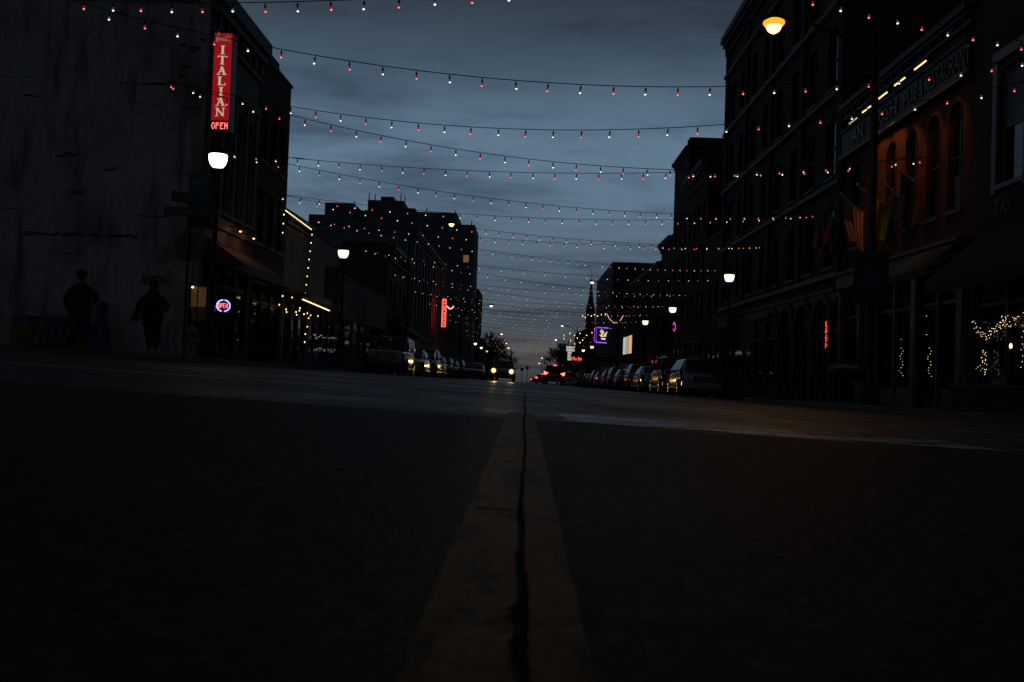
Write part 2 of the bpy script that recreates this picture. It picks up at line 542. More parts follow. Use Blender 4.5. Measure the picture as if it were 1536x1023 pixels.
def building(label, side, Y0, Y1, zt, wallm, rows=(), cat='building', group=None, cornice=None, store=None, depth=14, X=None, sidem=None,
             framem=None, glassm=None, name='brick_building', sill=True, pil=None):
    fx = X if X is not None else (XL if side < 0 else XR)
    sgn = 1 if side < 0 else -1            # outward direction in x
    fr = frame((fx, Y0, 0), (0, 1, 0), (sgn, 0, 0))
    W = Y1 - Y0
    zb = min(G(fx, Y1), G(fx - sgn * depth, Y1)) - .4
    root = thing(name, label, cat, (fx, (Y0 + Y1) / 2, G(fx, Y0) + KH), group=group)
    w = MB(); holes = []
    if store:
        sa, sb, sv1 = store.get('a', .35), store.get('b', W - .35), store['top']
        sv0 = SW(fx, Y0) + .02
        holes.append((sa, sb, sv0, sv1))
    wins = []
    for r in rows:
        for c in r['us']:
            a, b = c - r['w'] / 2, c + r['w'] / 2
            if a < .05 or b > W - .05: continue
            holes.append((a, b, r['v0'], r['v1'])); wins.append((a, b, r))
    wall_holes(w, fr, 0, W, zb, zt, holes, rv=.2)
    for a, b, r in wins:
        if r.get('arch'): arch_fill(w, fr, a, b, r['v1'], rv=.19)
    B = lambda u, v, d: fr(u, v, d)
    w.sheet([[B(0, zb, 0), B(0, zt, 0), B(0, zt, -depth), B(0, zb, -depth)], [B(W, zb, 0), B(W, zt, 0), B(W, zt, -depth), B(W, zb, -depth)],
             [B(0, zb, -depth), B(W, zb, -depth), B(W, zt, -depth), B(0, zt, -depth)]], 1 if sidem else 0)
    part('wall', w, [wallm, sidem] if sidem else wallm, root)
    rf = MB(); bx(rf, fr, -.02, W + .02, zt - .5, zt - .42, -.3, -depth + .2)
    part('roof', rf, TRIMDARK, root)
    cp = MB()
    bx(cp, fr, -.04, W + .04, zt, zt + .1, -.32, .06)
    bx(cp, fr, -.04, .3, zt, zt + .1, -depth, -.33)
    part('coping', cp, cornice[0] if cornice else STONE, root)
    if cornice:
        cm, ch, cd = cornice
        c = MB()
        bx(c, fr, -.02, W + .02, zt - ch * .35, zt - .004, .003, cd)
        bx(c, fr, -.01, W + .01, zt - ch * .55, zt - ch * .35 - .003, .003, cd * .72)
        bx(c, fr, 0, W, zt - ch, zt - ch + .12, .003, cd * .35)
        n = max(3, int(W / .75))
        for k in range(n):
            u = (k + .5) * W / n
            bx(c, fr, u - .07, u + .07, zt - ch + .13, zt - ch * .55 - .004, .003, cd * .55)
        part('cornice', c, cm, root)
    fm = framem or TRIMDARK
    for i, (a, b, r) in enumerate(wins):
        add_window(root, fr, a, b, r['v0'], r['v1'], fm, (r.get('glass') or glassm or GLASS), r.get('arch'), rv=.19,
                   shade=(r['shade'] if r.get('shade') and (i % r.get('sk', 2) == 0) else None), sill=sill if not r.get('nosill') else False, mull=r.get('mull', 1))
    if pil:
        pm, pus, pw, pv0, pv1, pd = pil
        for u in pus:
            q = MB(); bx(q, fr, u - pw / 2, u + pw / 2, pv0, pv1, .003, pd)
            bx(q, fr, u - pw / 2 - .05, u + pw / 2 + .05, pv1 - .18, pv1 - .02, pd, pd + .06)
            part('pilaster', q, pm, root)
    if store:
        n = store.get('n', 3); m = store.get('m', TRIMDARK)
        cell = (sb - sa) / n
        s = MB()
        bx(s, fr, sa, sb, sv1 - .12, sv1, -.16, -.02)
        trz = sv1 - (sv1 - sv0) * .26
        doors = store.get('doors', [n // 2])
        for k in range(n + 1):
            u = sa + k * cell
            bx(s, fr, u - .06, u + .06, sv0, sv1 - .125, -.18, .02 if store.get('cols') else -.03)
        for k in range(n):
            a, b = sa + k * cell + .065, sa + (k + 1) * cell - .065
            bx(s, fr, a, b, trz - .05, trz + .05, -.15, -.05)
            if k not in doors:
                bx(s, fr, a, b, sv0, sv0 + .55, -.16, -.06)
        so = part('storefront', s, m, root)
        gl = store.get('glass', GLASS)
        for k in range(n):
            a, b = sa + k * cell + .065, sa + (k + 1) * cell - .065
            if k in doors:
                d = MB()
                bx(d, fr, a, a + .1, sv0 + .02, trz - .055, -.15, -.1); bx(d, fr, b - .1, b, sv0 + .02, trz - .055, -.15, -.1)
                bx(d, fr, a + .1, b - .1, sv0 + .02, sv0 + .3, -.15, -.1); bx(d, fr, a + .1, b - .1, trz - .17, trz - .055, -.15, -.1)
                bx(d, fr, a + .14, a + .17, sv0 + .9, sv0 + 1.3, -.1, -.05)
                do = part('door', d, store.get('dm', TRIMDARK), root)
                p = MB(); p.add([fr(a + .1, sv0 + .3, -.13), fr(b - .1, sv0 + .3, -.13), fr(b - .1, trz - .17, -.13), fr(a + .1, trz - .17, -.13)], [(0, 1, 2, 3)])
                part('pane', p, gl, do)
                lo = trz + .05
            else:
                lo = sv0 + .55
                p = MB(); p.add([fr(a, lo, -.11), fr(b, lo, -.11), fr(b, trz - .05, -.11), fr(a, trz - .05, -.11)], [(0, 1, 2, 3)])
                part('pane', p, gl, so)
            p = MB(); p.add([fr(a, trz + .05, -.11), fr(b, trz + .05, -.11), fr(b, sv1 - .12, -.11), fr(a, sv1 - .12, -.11)], [(0, 1, 2, 3)])
            part('pane', p, gl, so)
        if store.get('band'):
            bm, bh = store['band']
            b_ = MB(); bx(b_, fr, .05, W - .05, sv1 + .02, sv1 + bh, .003, .22); bx(b_, fr, .02, W - .02, sv1 + bh + .003, sv1 + bh + .1, .003, .34)
            part('fascia', b_, bm, root)
    return root, fr


def even(n, W, m=.0):
    return [m + (W - 2 * m) * (k + .5) / n for k in range(n)]


# ---------------------------------------------------------------- ground
ASPH, t, b = base_mat('asphalt')
tcn = N(t, 'ShaderNodeTexCoord')
fine = N(t, 'ShaderNodeTexNoise', i_Scale=48.0, i_Detail=5.0, i_Roughness=.8)
t.links.new(tcn.outputs['Object'], fine.inputs['Vector'])
big = N(t, 'ShaderNodeTexNoise', i_Scale=.45, i_Detail=7.0, i_Roughness=.6)
t.links.new(tcn.outputs['Object'], big.inputs['Vector'])
spx = N(t, 'ShaderNodeSeparateXYZ'); t.links.new(tcn.outputs['Object'], spx.inputs[0])
wob = N(t, 'ShaderNodeTexNoise', i_Scale=3.0, i_Detail=5.0); t.links.new(tcn.outputs['Object'], wob.inputs['Vector'])
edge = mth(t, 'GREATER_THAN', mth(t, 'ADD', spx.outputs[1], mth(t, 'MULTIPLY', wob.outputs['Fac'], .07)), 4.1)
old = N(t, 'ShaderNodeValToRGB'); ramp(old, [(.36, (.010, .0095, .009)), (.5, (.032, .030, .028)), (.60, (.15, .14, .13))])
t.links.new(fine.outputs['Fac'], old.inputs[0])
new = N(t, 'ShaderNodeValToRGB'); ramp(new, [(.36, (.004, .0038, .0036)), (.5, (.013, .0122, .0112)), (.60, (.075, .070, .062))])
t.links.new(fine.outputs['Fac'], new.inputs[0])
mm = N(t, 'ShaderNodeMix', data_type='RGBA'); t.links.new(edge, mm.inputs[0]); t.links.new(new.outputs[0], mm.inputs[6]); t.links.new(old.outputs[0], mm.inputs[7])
bb = N(t, 'ShaderNodeValToRGB'); ramp(bb, [(.3, (.6, .6, .6)), (.7, (1.3, 1.3, 1.3))]); t.links.new(big.outputs['Fac'], bb.inputs[0])
m2 = N(t, 'ShaderNodeMix', data_type='RGBA', blend_type='MULTIPLY', i_0=1.0); t.links.new(mm.outputs[2], m2.inputs[6]); t.links.new(bb.outputs[0], m2.inputs[7])
t.links.new(m2.outputs[2], b.inputs['Base Color'])
rr = N(t, 'ShaderNodeMapRange', i_1=.35, i_2=.7, i_3=.38, i_4=.72); t.links.new(big.outputs['Fac'], rr.inputs[0]); mr = N(t, 'ShaderNodeMix'); t.links.new(edge, mr.inputs[0]); mr.inputs[2].default_value = .66; t.links.new(rr.outputs[0], mr.inputs[3]); t.links.new(mr.outputs[0], b.inputs['Roughness'])
t.links.new(mth(t, 'ADD', mth(t, 'MULTIPLY', edge, .06), .09), b.inputs['Specular IOR Level'])
bh = N(t, 'ShaderNodeBump', i_Strength=.55, i_Distance=.006)
t.links.new(mth(t, 'ADD', fine.outputs['Fac'], mth(t, 'MULTIPLY', wob.outputs['Fac'], 1.2)), bh.inputs['Height']); t.links.new(bh.outputs[0], b.inputs['Normal'])


def paint(name, c, lo, hi, scale=7., stretch=(1, 1, 1), rough=.6, under=(.03, .028, .026), spec=.15):
    m, t, b = base_mat(name)
    tcn = N(t, 'ShaderNodeTexCoord'); mp = N(t, 'ShaderNodeMapping'); mp.inputs['Scale'].default_value = stretch
    t.links.new(tcn.outputs['Object'], mp.inputs[0])
    n = N(t, 'ShaderNodeTexNoise', i_Scale=scale, i_Detail=9.0, i_Roughness=.7, i_Distortion=.6); t.links.new(mp.outputs[0], n.inputs['Vector'])
    r = N(t, 'ShaderNodeValToRGB'); ramp(r, [(lo, under), (hi, c)]); t.links.new(n.outputs['Fac'], r.inputs[0])
    n2 = N(t, 'ShaderNodeTexNoise', i_Scale=60.0, i_Detail=4.0); t.links.new(tcn.outputs['Object'], n2.inputs['Vector'])
    r2 = N(t, 'ShaderNodeValToRGB'); ramp(r2, [(.3, (.7, .7, .7)), (.7, (1.15, 1.15, 1.15))]); t.links.new(n2.outputs['Fac'], r2.inputs[0])
    mx = N(t, 'ShaderNodeMix', data_type='RGBA', blend_type='MULTIPLY', i_0=1.0); t.links.new(r.outputs[0], mx.inputs[6]); t.links.new(r2.outputs[0], mx.inputs[7])
    t.links.new(mx.outputs[2], b.inputs['Base Color']); b.inputs['Roughness'].default_value = rough; b.inputs['Specular IOR Level'].default_value = spec
    bp = N(t, 'ShaderNodeBump', i_Strength=.5, i_Distance=.004); t.links.new(n2.outputs['Fac'], bp.inputs['Height']); t.links.new(bp.outputs[0], b.inputs['Normal'])
    return m


def gridmesh(xs, ys, lift=0., fn=G):
    mb = MB()
    vs = [(x, y, fn(x, y) + lift) for y in ys for x in xs]
    n = len(xs)
    fs = [(j * n + i, j * n + i + 1, (j + 1) * n + i + 1, (j + 1) * n + i) for j in range(len(ys) - 1) for i in range(n - 1)]
    return mb.add(vs, fs)


ys = [-40, -10, -2, 0, 1, 2, 3, 4, 5, 6, 7, 8, 9, 10, 11, 12, 13, 14, 16, 18, 20, 23, 26, 30, 36, 44, 60, 90, 150, 300, 700, 2500]
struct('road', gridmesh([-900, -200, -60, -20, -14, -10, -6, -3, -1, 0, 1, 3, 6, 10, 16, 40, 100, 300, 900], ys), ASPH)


def slab_walk(name, x0, x1, y0, y1, lift=KH, cut=0):
    """raised pavement with a real kerb face on all sides and joints every few metres"""
    mb = MB()
    yl = [y0]
    while yl[-1] < y1 - 1e-6:
        yl.append(min(y1, yl[-1] + (1.5 if yl[-1] < 60 else 12)))
    xl = [x0 + (x1 - x0) * k / 6 for k in range(7)]
    for j in range(len(yl) - 1):
        for i in range(6):
            g = .012
            a, b, c, d = xl[i] + (g if i else 0), xl[i + 1], yl[j] + g, yl[j + 1]
            mb.sheet([[(a, c, G(a, c) + lift), (b, c, G(b, c) + lift), (b, d, G(b, d) + lift), (a, d, G(a, d) + lift)]])
    bot = lambda x, y: (x, y, G(x, y) - .2)
    for j in range(len(yl) - 1):
        for x in (x0, x1):
            mb.sheet([[bot(x, yl[j]), bot(x, yl[j + 1]), (x, yl[j + 1], G(x, yl[j + 1]) + lift), (x, yl[j], G(x, yl[j]) + lift)]])
    for y in (y0, y1):
        for i in range(6):
            mb.sheet([[bot(xl[i], y), bot(xl[i + 1], y), (xl[i + 1], y, G(xl[i + 1], y) + lift), (xl[i], y, G(xl[i], y) + lift)]])
    for j in range(len(yl) - 1):                                # the slab just under the open joints
        mb.sheet([[(x0, yl[j], G(x0, yl[j]) + lift - .02), (x1, yl[j], G(x1, yl[j]) + lift - .02), (x1, yl[j + 1], G(x1, yl[j + 1]) + lift - .02), (x0, yl[j + 1], G(x0, yl[j + 1]) + lift - .02)]])
    return struct(name, mb, CONC)


slab_walk('pavement', XL - .5, XKL, 21.2, 320)
slab_walk('pavement', -60, XL - .5, 21.2, 30.5)
slab_walk('pavement', XKR, XR + .5, 14.5, 320)
slab_walk('pavement', XR + .5, 60, 14.5, 20)

YEL = paint('worn_yellow_paint', (.25, .098, .006), .38, .52, 9., (1.2, .35, 1), under=(.016, .014, .013), spec=.06)
WHT = paint('worn_white_paint', (.62, .62, .66), .34, .44, 3.8, (.5, 3.2, 1), rough=.42, spec=.5, under=(.03, .028, .027))
WHT2 = paint('thin_white_paint', (.62, .62, .64), .36, .46, 1.6, (.5, 1, 1))
random.seed(3)
ys_ = [-.6 + .05 * k for k in range(106)]
m = MB()
for j in range(len(ys_) - 1):
    e = lambda y, s: (-.071 if s < 0 else .050) + .0007 * math.sin(y * 37 + s) + .0006 * math.sin(y * 91)
    y0, y1 = ys_[j], ys_[j + 1]
    m.sheet([[(e(y0, -1), y0, G(e(y0, -1), y0) + .004), (e(y0, 1), y0, G(e(y0, 1), y0) + .004), (e(y1, 1), y1, G(e(y1, 1), y1) + .004), (e(y1, -1), y1, G(e(y1, -1), y1) + .004)]])
struct('centre_line', m, YEL)
# the tarred joint down the middle of the line
TAR = mat('joint_tar', (.005, .005, .005), .95, var=.3, scale=30, spec=.1)
m = MB()
yy = -.6; pl = None
while yy < 9.5:
    near = max(0., 1.9 - yy)
    wl = .0015 + .009 * min(1, near) ** 2 * max(0, math.sin(yy * 17) * math.sin(yy * 41 + 1)) * random.uniform(.5, 1.2) + .005 * near * random.random() ** 1.5 + .0009 * yy * .5
    wr = .0018 + .0022 * near * random.random() + .0009 * yy * .5
    c = .0035 + .0025 * math.sin(yy * 3.1) + .001 * math.sin(yy * 17)
    a = (c - wl, yy, G(c, yy) + .008); b_ = (c + wr, yy, G(c, yy) + .008)
    if pl: m.sheet([[pl[0], pl[1], b_, a]])
    pl = (a, b_); yy += .02 if yy < 2 else .06
struct('tarred_joint', m, TAR)
for yj, xa, xb in ((4.06, -7, 9.), (1.32, -.06, .0), ):
    m = MB(); xx = xa; pl = None
    while xx < xb:
        y = yj + .012 * math.sin(xx * 2.3) + .008 * math.sin(xx * 9)
        a = (xx, y - .006, G(xx, y) + .009); b_ = (xx, y + .008, G(xx, y) + .009)
        if pl: m.sheet([[pl[0], a, b_, pl[1]]])
        pl = (a, b_); xx += .05
    struct('road_joint', m, TAR)
for k, (sy_, w_) in enumerate(((.62, .03), (.88, .05), (1.02, .04), (2.0, .05), (2.45, .045), (1.6, .055))):
    m = MB(); xx = -w_ - .01; pl = None
    while xx < .002:
        y = sy_ + .01 * math.sin(xx * 60 + k)
        a = (xx, y - .0012, G(xx, y) + .010); b_ = (xx, y + .0016, G(xx, y) + .010)
        if pl: m.sheet([[pl[0], a, b_, pl[1]]])
        pl = (a, b_); xx += .012
    struct('road_crack', m, TAR)
m = gridmesh([-9 + .5 * k for k in range(32)], [7.05, 7.17], .004); struct('crosswalk_line', m, WHT2)
m = MB()                                                         # the stop bar, worn into ragged slivers
random.seed(8)
for k in range(15):
    y0 = 4.10 + k * .052; x = .115 + (.04 if k % 2 else 0) + random.uniform(0, .06)
    while x < 2.0:
        ln = random.uniform(.05, .42); y1 = y0 + .054 - (.12 * max(0, x - 1.0)) * 0
        keep = .97 if x < .55 else (.80 if x < 1.15 else .62)
        if k in (0, 14): keep *= .6
        if x > 1.45: keep *= .6
        if random.random() < keep:
            xe = min(x + ln, 2.05); yy0, yy1 = y0 + random.uniform(-.012, .004), y1 + random.uniform(-.004, .012)
            q = [(x, (yy0 + yy1) / 2), (x + .02, yy0), (xe - .03, yy0 + .004), (xe, (yy0 + yy1) / 2), (xe - .02, yy1), (x + .03, yy1 - .003)]
            m.sheet([[(a_, b_, G(a_, b_) + .004 + .0006 * (k % 3)) for a_, b_ in q]])
        x += ln
struct('stop_bar', m, WHT)
m = MB(); pl = None
for k in range(30):
    x = 2.35 + .012 * k + .03 * math.sin(k * .9); y = 4.9 - k * .045
    w_ = .012 + .02 * random.random()
    a = (x - w_, y, G(x, y) + .006); b_ = (x + w_, y, G(x, y) + .006)
    if pl: m.sheet([[pl[0], pl[1], b_, a]])
    pl = (a, b_)
struct('road_crack', m, TAR)
m = gridmesh([-6.5 + .5 * k for k in range(30)], [18.6, 18.75], .004); struct('crosswalk_line', m, WHT2)
for k in range(30):
    y0 = 24 + k * 12
    if y0 > 290: break
    m = MB()
    for s in (-.11, .05):
        m.sheet([[(s, y0, G(s, y0) + .004), (s + .1, y0, G(s + .1, y0) + .004), (s + .1, y0 + 11.9, G(s, y0 + 11.9) + .004), (s, y0 + 11.9, G(s, y0 + 11.9) + .004)]])
    struct('centre_line', m, YEL)

# ---------------------------------------------------------------- facades
B_DARK = brick('dark_brick', (.050, .036, .030), (.06, .055, .05), 1.)
B_RED = brick('painted_red_brick', (.11, .026, .012), (.08, .022, .012), 1.)
B_BROWN = brick('brown_brick', (.055, .040, .030), (.06, .055, .048), 1.)
B_GREY = brick('grey_painted_brick', (.055, .058, .064), (.045, .047, .052), 1.)
def oldwall():
    m, t, b = base_mat('weathered_white_wall')
    b.inputs['Roughness'].default_value = .9; b.inputs['Specular IOR Level'].default_value = .2
    tcn = N(t, 'ShaderNodeTexCoord')
    def noise(sc, det, st=(1, 1, 1), dist=0., rgh=.6):
        mp = N(t, 'ShaderNodeMapping'); mp.inputs['Scale'].default_value = st; t.links.new(tcn.outputs['Object'], mp.inputs[0])
        n = N(t, 'ShaderNodeTexNoise', i_Scale=sc, i_Detail=det, i_Roughness=rgh, i_Distortion=dist); t.links.new(mp.outputs[0], n.inputs['Vector']); return n.outputs['Fac'], mp
    def rmp(f, pts):
        r = N(t, 'ShaderNodeValToRGB'); ramp(r, pts); t.links.new(f, r.inputs[0]); return r.outputs[0]
    def mul(a, c):
        x = N(t, 'ShaderNodeMix', data_type='RGBA', blend_type='MULTIPLY', i_0=1.0); t.links.new(a, x.inputs[6]); t.links.new(c, x.inputs[7]); return x.outputs[2]
    f1_, _ = noise(.35, 8., rgh=.65)
    base = rmp(f1_, [(.3, (.13, .118, .115)), (.5, (.34, .285, .265)), (.7, (.41, .35, .325))])
    f2_, _ = noise(2.2, 7., (1, 1, .14), .4)                     # rain streaks
    base = mul(base, rmp(f2_, [(.32, (.45, .45, .45)), (.5, (1, 1, 1))]))
    f3_, mp3 = noise(1.1, 9., (1, 1, 1), 1.6, .75)
    base = mul(base, rmp(f3_, [(.33, (.18, .17, .17)), (.37, (1, 1, 1))]))   # patches where the paint has gone
    nz, _ = noise(3.0, 5., (1, 1, 1))
    v = N(t, 'ShaderNodeTexVoronoi', feature='DISTANCE_TO_EDGE', i_Scale=.55)
    va = N(t, 'ShaderNodeVectorMath', operation='ADD'); cc = N(t, 'ShaderNodeCombineXYZ')
    t.links.new(nz, cc.inputs[0]); t.links.new(nz, cc.inputs[2]); t.links.new(tcn.outputs['Object'], va.inputs[0]); t.links.new(cc.outputs[0], va.inputs[1]); t.links.new(va.outputs[0], v.inputs['Vector'])
    base = mul(base, rmp(v.outputs['Distance'], [(.002, (.62, .62, .62)), (.012, (1, 1, 1))]))   # cracks
    t.links.new(base, b.inputs['Base Color'])
    bp = N(t, 'ShaderNodeBump', i_Strength=.6, i_Distance=.02); t.links.new(f3_, bp.inputs['Height']); t.links.new(bp.outputs[0], b.inputs['Normal'])
    return m


B_WHITE = oldwall()
STUCCO = mat('pale_stucco', (.15, .155, .175), .85, var=.3, scale=.6, bump=.3, bscale=20)
TANST = mat('tan_stucco', (.085, .062, .045), .85, var=.25, scale=.7, bump=.3, bscale=20)
DKPANEL = mat('charcoal_panel', (.018, .018, .019), .7)

# ---- left side
S = lambda y: SW(XL, y)
L0, f0 = building('weathered white corner building with tall arched upper windows and a restaurant below', -1, 28.19, 33.45, 10.95, STUCCO,
                  rows=[dict(us=[.85, 2.1, 3.35, 4.55], w=.75, v0=4.7, v1=8.1, arch=True, mull=2)],
                  cornice=(GREYP, 1.3, .42), store=dict(top=3.25, n=4, a=.35, b=4.95, doors=[2]), depth=19, sidem=B_WHITE, name='corner_building', sill=GREYP)
m = MB()
for u in (.18, 1.47, 2.72, 3.95, 5.1): bx(m, f0, u - .11, u + .11, 4.3, 8.4, .003, .09)
bx(m, f0, .02, 5.24, 4.1, 4.42, .095, .2)
bx(m, f0, .02, 5.24, 8.42, 8.75, .003, .16)
part('stone_trim', m, STONE, L0)
# the shop's name painted on the side wall, the long scars, the patches
fw_ = frame((XL, 28.19, 0), (1, 0, 0), (0, -1, 0))


def stroke(mb, pts, fr, w, d, mi=0, th=.006):
    for i in range(len(pts) - 1):
        (a, b), (c, e) = pts[i], pts[i + 1]
        l = math.hypot(c - a, e - b) or 1e-6
        nx, ny = -(e - b) / l * w / 2, (c - a) / l * w / 2
        ex, ey = (c - a) / l * w * .25, (e - b) / l * w * .25
        mb.slab([(a - ex + nx, b - ey + ny), (c + ex + nx, e + ey + ny), (c + ex - nx, e + ey - ny), (a - ex - nx, b - ey - ny)], fr, d + .0002 * i, d + th + .0003 * i, mi)
    return mb


def script(w):                   # hand lettering in a unit box
    P = {'N': ([[(0, -.12), (.05, .5)], [(.05, .5), (.17, -.15)], [(.17, -.15), (.27, .85)]], .32),
         'o': ([[(.1, .35), (.02, .25), (.02, .08), (.1, 0), (.18, .08), (.18, .25), (.1, .35)]], .24),
         'n': ([[(0, .35), (.02, 0)], [(.02, .22), (.1, .35), (.17, .3), (.18, 0), (.22, .03)]], .25),
         'a': ([[(.17, .33), (.06, .33), (.01, .15), (.06, 0), (.15, .08), (.18, .33), (.18, .02), (.24, .05)]], .27),
         "'": ([[(.04, .62), (.01, .45)]], .09),
         's': ([[(.17, .38), (.06, .33), (.06, .24), (.16, .15), (.14, .02), (.0, .0)]], .2)}
    out = []; x = 0
    for ch in w:
        st, adv = P[ch]
        for s in st: out.append([(x + a, b) for a, b in s])
        x += adv
    return out, x


m = MB()
p0 = PY(213, 424, 28.19); p1 = PY(259, 421, 28.19)
sc_ = (p1.x - p0.x)
st, wid = script("Nonna's")
for s in st:
    stroke(m, [((p0.x - XL) + a * sc_ / wid, p0.z + b * sc_ / wid * 1.0 + a * .03) for a, b in s], fw_, .026, .004)
stroke(m, [((p0.x - XL) + .3 * sc_, p0.z - .06), ((p0.x - XL) + .98 * sc_, p0.z - .02)], fw_, .012, .004)
part('wall_lettering', m, mat('black_lettering', (.008, .008, .008), .8), L0)
random.seed(11)
m = MB()
SCARS = [(32, 206, 350, 8, .9), (180, 262, 124, 5, .8), (0, 45, 115, 3, .6), (205, 245, 324, 3, .9), (30, 60, 143, 7, .8), (80, 120, 232, 8, .7), (100, 135, 288, 7, .7), (270, 300, 160, 4, .9), (0, 30, 312, 5, .6), (85, 130, 380, 3, .6), (155, 175, 255, 9, .7)]
for xa, xb, y, hpx, dn in SCARS:
    x = xa
    while x < xb:
        w_ = random.uniform(3, 11)
        if random.random() < dn:
            yy = y + random.uniform(-.5, .5) * hpx * .5 + (x - xa) * .03
            q = [PY(x + random.uniform(-w_ * .5, w_ * 1.5), yy + random.uniform(-hpx / 3, hpx / 3), 28.185 - .0005 * random.random()) for _ in range(6)]
            cx = sum(p.x for p in q) / 6; cz = sum(p.z for p in q) / 6
            q.sort(key=lambda p: math.atan2(p.z - cz, p.x - cx))
            m = MB(); m.add(q, [tuple(range(6))])
            part('plaster_scar', m, mat('dark_plaster_scar', (.018, .018, .019), .95, var=.4, scale=8), L0)
        x += w_ * .55
m = MB(); m.tube([PY(309, 183, 28.10), PY(304, 285, 28.10), PY(299, 430, 28.10), PY(296, 525, 28.10)], .045, 8)
part('downpipe', m, STONE, L0)
for k in range(9):
    m = MB(); x = random.uniform(-1.0, -.15); z = random.uniform(7, 10.5)
    stroke(m, [(x, z), (x + random.uniform(.1, .3), z + random.uniform(-.05, .05))], fw_, .07, .004)
    part('exposed_brick', m, mat('exposed_brick', (.02, .014, .012), .95), L0)

L1, f1 = building('dark brick building with a stepped parapet between the corner building and the low shop', -1, 33.46, 38.0, 10.75, B_DARK,
                  rows=[dict(us=even(3, 4.5, .3), w=.8, v0=4.3, v1=6.2, mull=1), dict(us=even(3, 4.5, .3), w=.8, v0=7.2, v1=8.9)],
                  store=dict(top=3.0, n=3), framem=STONE)
m = MB(); bx(m, f1, .1, 1.1, 10.86, 11.35, -.35, .02); bx(m, f1, 1.1, 2.6, 10.86, 11.1, -.34, .01); part('parapet', m, B_DARK, L1)
L2, f2 = building('low single storey shop outlined in warm bulbs with a pale painted front', -1, 38.03, 42.5, 6.0, STUCCO, store=dict(top=2.9, n=3), name='shop', depth=16,
                  cornice=(TRIMDARK, .45, .25))
m = MB()
f = f2
for pts in ([(1.0, 4.6), (1.25, 5.0), (1.5, 4.7), (1.2, 4.3), (1.45, 4.0)], [(1.7, 4.2), (1.9, 4.9), (2.1, 4.2)], [(2.2, 4.8), (2.25, 4.1), (2.6, 4.15), (2.6, 4.8)], [(1.1, 3.7), (2.0, 3.6), (2.8, 3.75)]):
    stroke(m, pts, f, .09, .004)
part('painted_lettering', m, mat('pale_lettering', (.13, .125, .12), .7), L2)
L2b, f2b = building('low dark shop with a sloping roofline behind the second globe lamp', -1, 42.5, 48.8, 5.85, GREYP, store=dict(top=2.8, n=4), name='shop', depth=18)
L2c, _ = building('plain charcoal single storey unit beside the square brown building', -1, 48.8, 66.0, 4.6, DKPANEL, store=dict(top=2.7, n=7), name='shop', depth=18)
L3, f3 = building('square brown stucco building with a heavy dark cornice', -1, 66.05, 77.2, 8.3, TANST, rows=[dict(us=even(4, 11.1, .4), w=1.1, v0=3.9, v1=6.0)],
                  cornice=(TRIMDARK, 1.0, .5), store=dict(top=2.2, n=5), depth=3.0, name='stucco_building')
L4, f4 = building('pale three storey block with tall ribbed front and plain side wall', -1, 79.5, 109, 11.35, STUCCO,
                  rows=[dict(us=even(11, 30, .5), w=1.0, v0=3.6, v1=6.0), dict(us=even(11, 29.5, .5), w=1.0, v0=6.9, v1=9.2)],
                  cornice=(GREYP, .9, .4), store=dict(top=2.0, n=9), depth=11, name='office_block', pil=(WHITEP, [2.6 * k + .4 for k in range(12)], .35, 2.6, 10.3, .2))
L5, _ = building('dark three storey brick block beyond the red neon sign', -1, 109, 147.5, 11.3, B_DARK,
                 rows=[dict(us=even(13, 38.5, .6), w=1.1, v0=3.2, v1=5.4), dict(us=even(13, 38.5, .6), w=1.1, v0=6.8, v1=9.0)], store=dict(top=1.4, n=12), depth=14)
L5b, _ = building('low brick building in front of the hotel tower', -1, 147.5, 171, 8.0, B_BROWN, rows=[dict(us=even(7, 23.5, .6), w=1.2, v0=2.6, v1=4.8)], depth=14)
# hotel tower
ht = thing('hotel_tower', 'tall dark hotel tower with stepped roof blocks and one lit window', 'building', (-25, 178, G(-14, 172)))
HX0 = PY(463, 320, 171.4).x
hz = lambda y, x=600: PY(x, y, 171.4).z
HOTEL = mat('hotel_concrete', (.11, .11, .115), .85, var=.2, scale=.3)
XH = XL - .15
fh = frame((HX0, 171.4, 0), (1, 0, 0), (0, -1, 0))
ux = lambda x: PY(x, 330, 171.4).x - HX0
W_ = XH - HX0
holes = []
random.seed(5)
for r in range(6):
    for c in range(7):
        u = ux(560) + (ux(712) - ux(560)) * (c + .5) / 7
        v = hz(352, 640) - r * 3.3
        holes.append((u - .48, u + .48, v - 1.25, v))
m = MB(); wall_holes(m, fh, 0, W_, -6, hz(337, 700), holes, .25)
fs_ = frame((XH, 171.4, 0), (0, 1, 0), (1, 0, 0))
h2 = [(a, a + 1.2, hz(352, 640) - r * 3.3 - 1.9, hz(352, 640) - r * 3.3) for r in range(6) for a in (1.5, 4.6, 7.7, 10.6)]
wall_holes(m, fs_, 0, 13, -6, hz(337, 700), h2, .25)
zt = hz(337, 700)
m.sheet([[(HX0, 171.4, zt), (XH, 171.4, zt), (XH, 184.4, zt), (HX0, 184.4, zt)], [(HX0, 171.4, -6), (HX0, 171.4, zt), (HX0, 184.4, zt), (HX0, 184.4, -6)], [(HX0, 184.4, -6), (HX0, 184.4, zt), (XH, 184.4, zt), (XH, 184.4, -6)]])
part('wall', m, HOTEL, ht)
LITWIN = emit('lit_window_warm', (.15, .075, .02), 1.0)
DIMWIN = mat('hotel_glass', (.010, .012, .015), .25)
for i, (fr_, hs) in enumerate(((fh, holes), (fs_, h2))):
    for j, (a, b, c, d) in enumerate(hs):
        p = MB(); p.add([fr_(a, c, -.2), fr_(b, c, -.2), fr_(b, d, -.2), fr_(a, d, -.2)], [(0, 1, 2, 3)])
        lit = (i == 0 and j == 1 * 7 + 6)
        part('window', p, LITWIN if lit else DIMWIN, ht, label='the one window lit warm yellow' if lit else None)
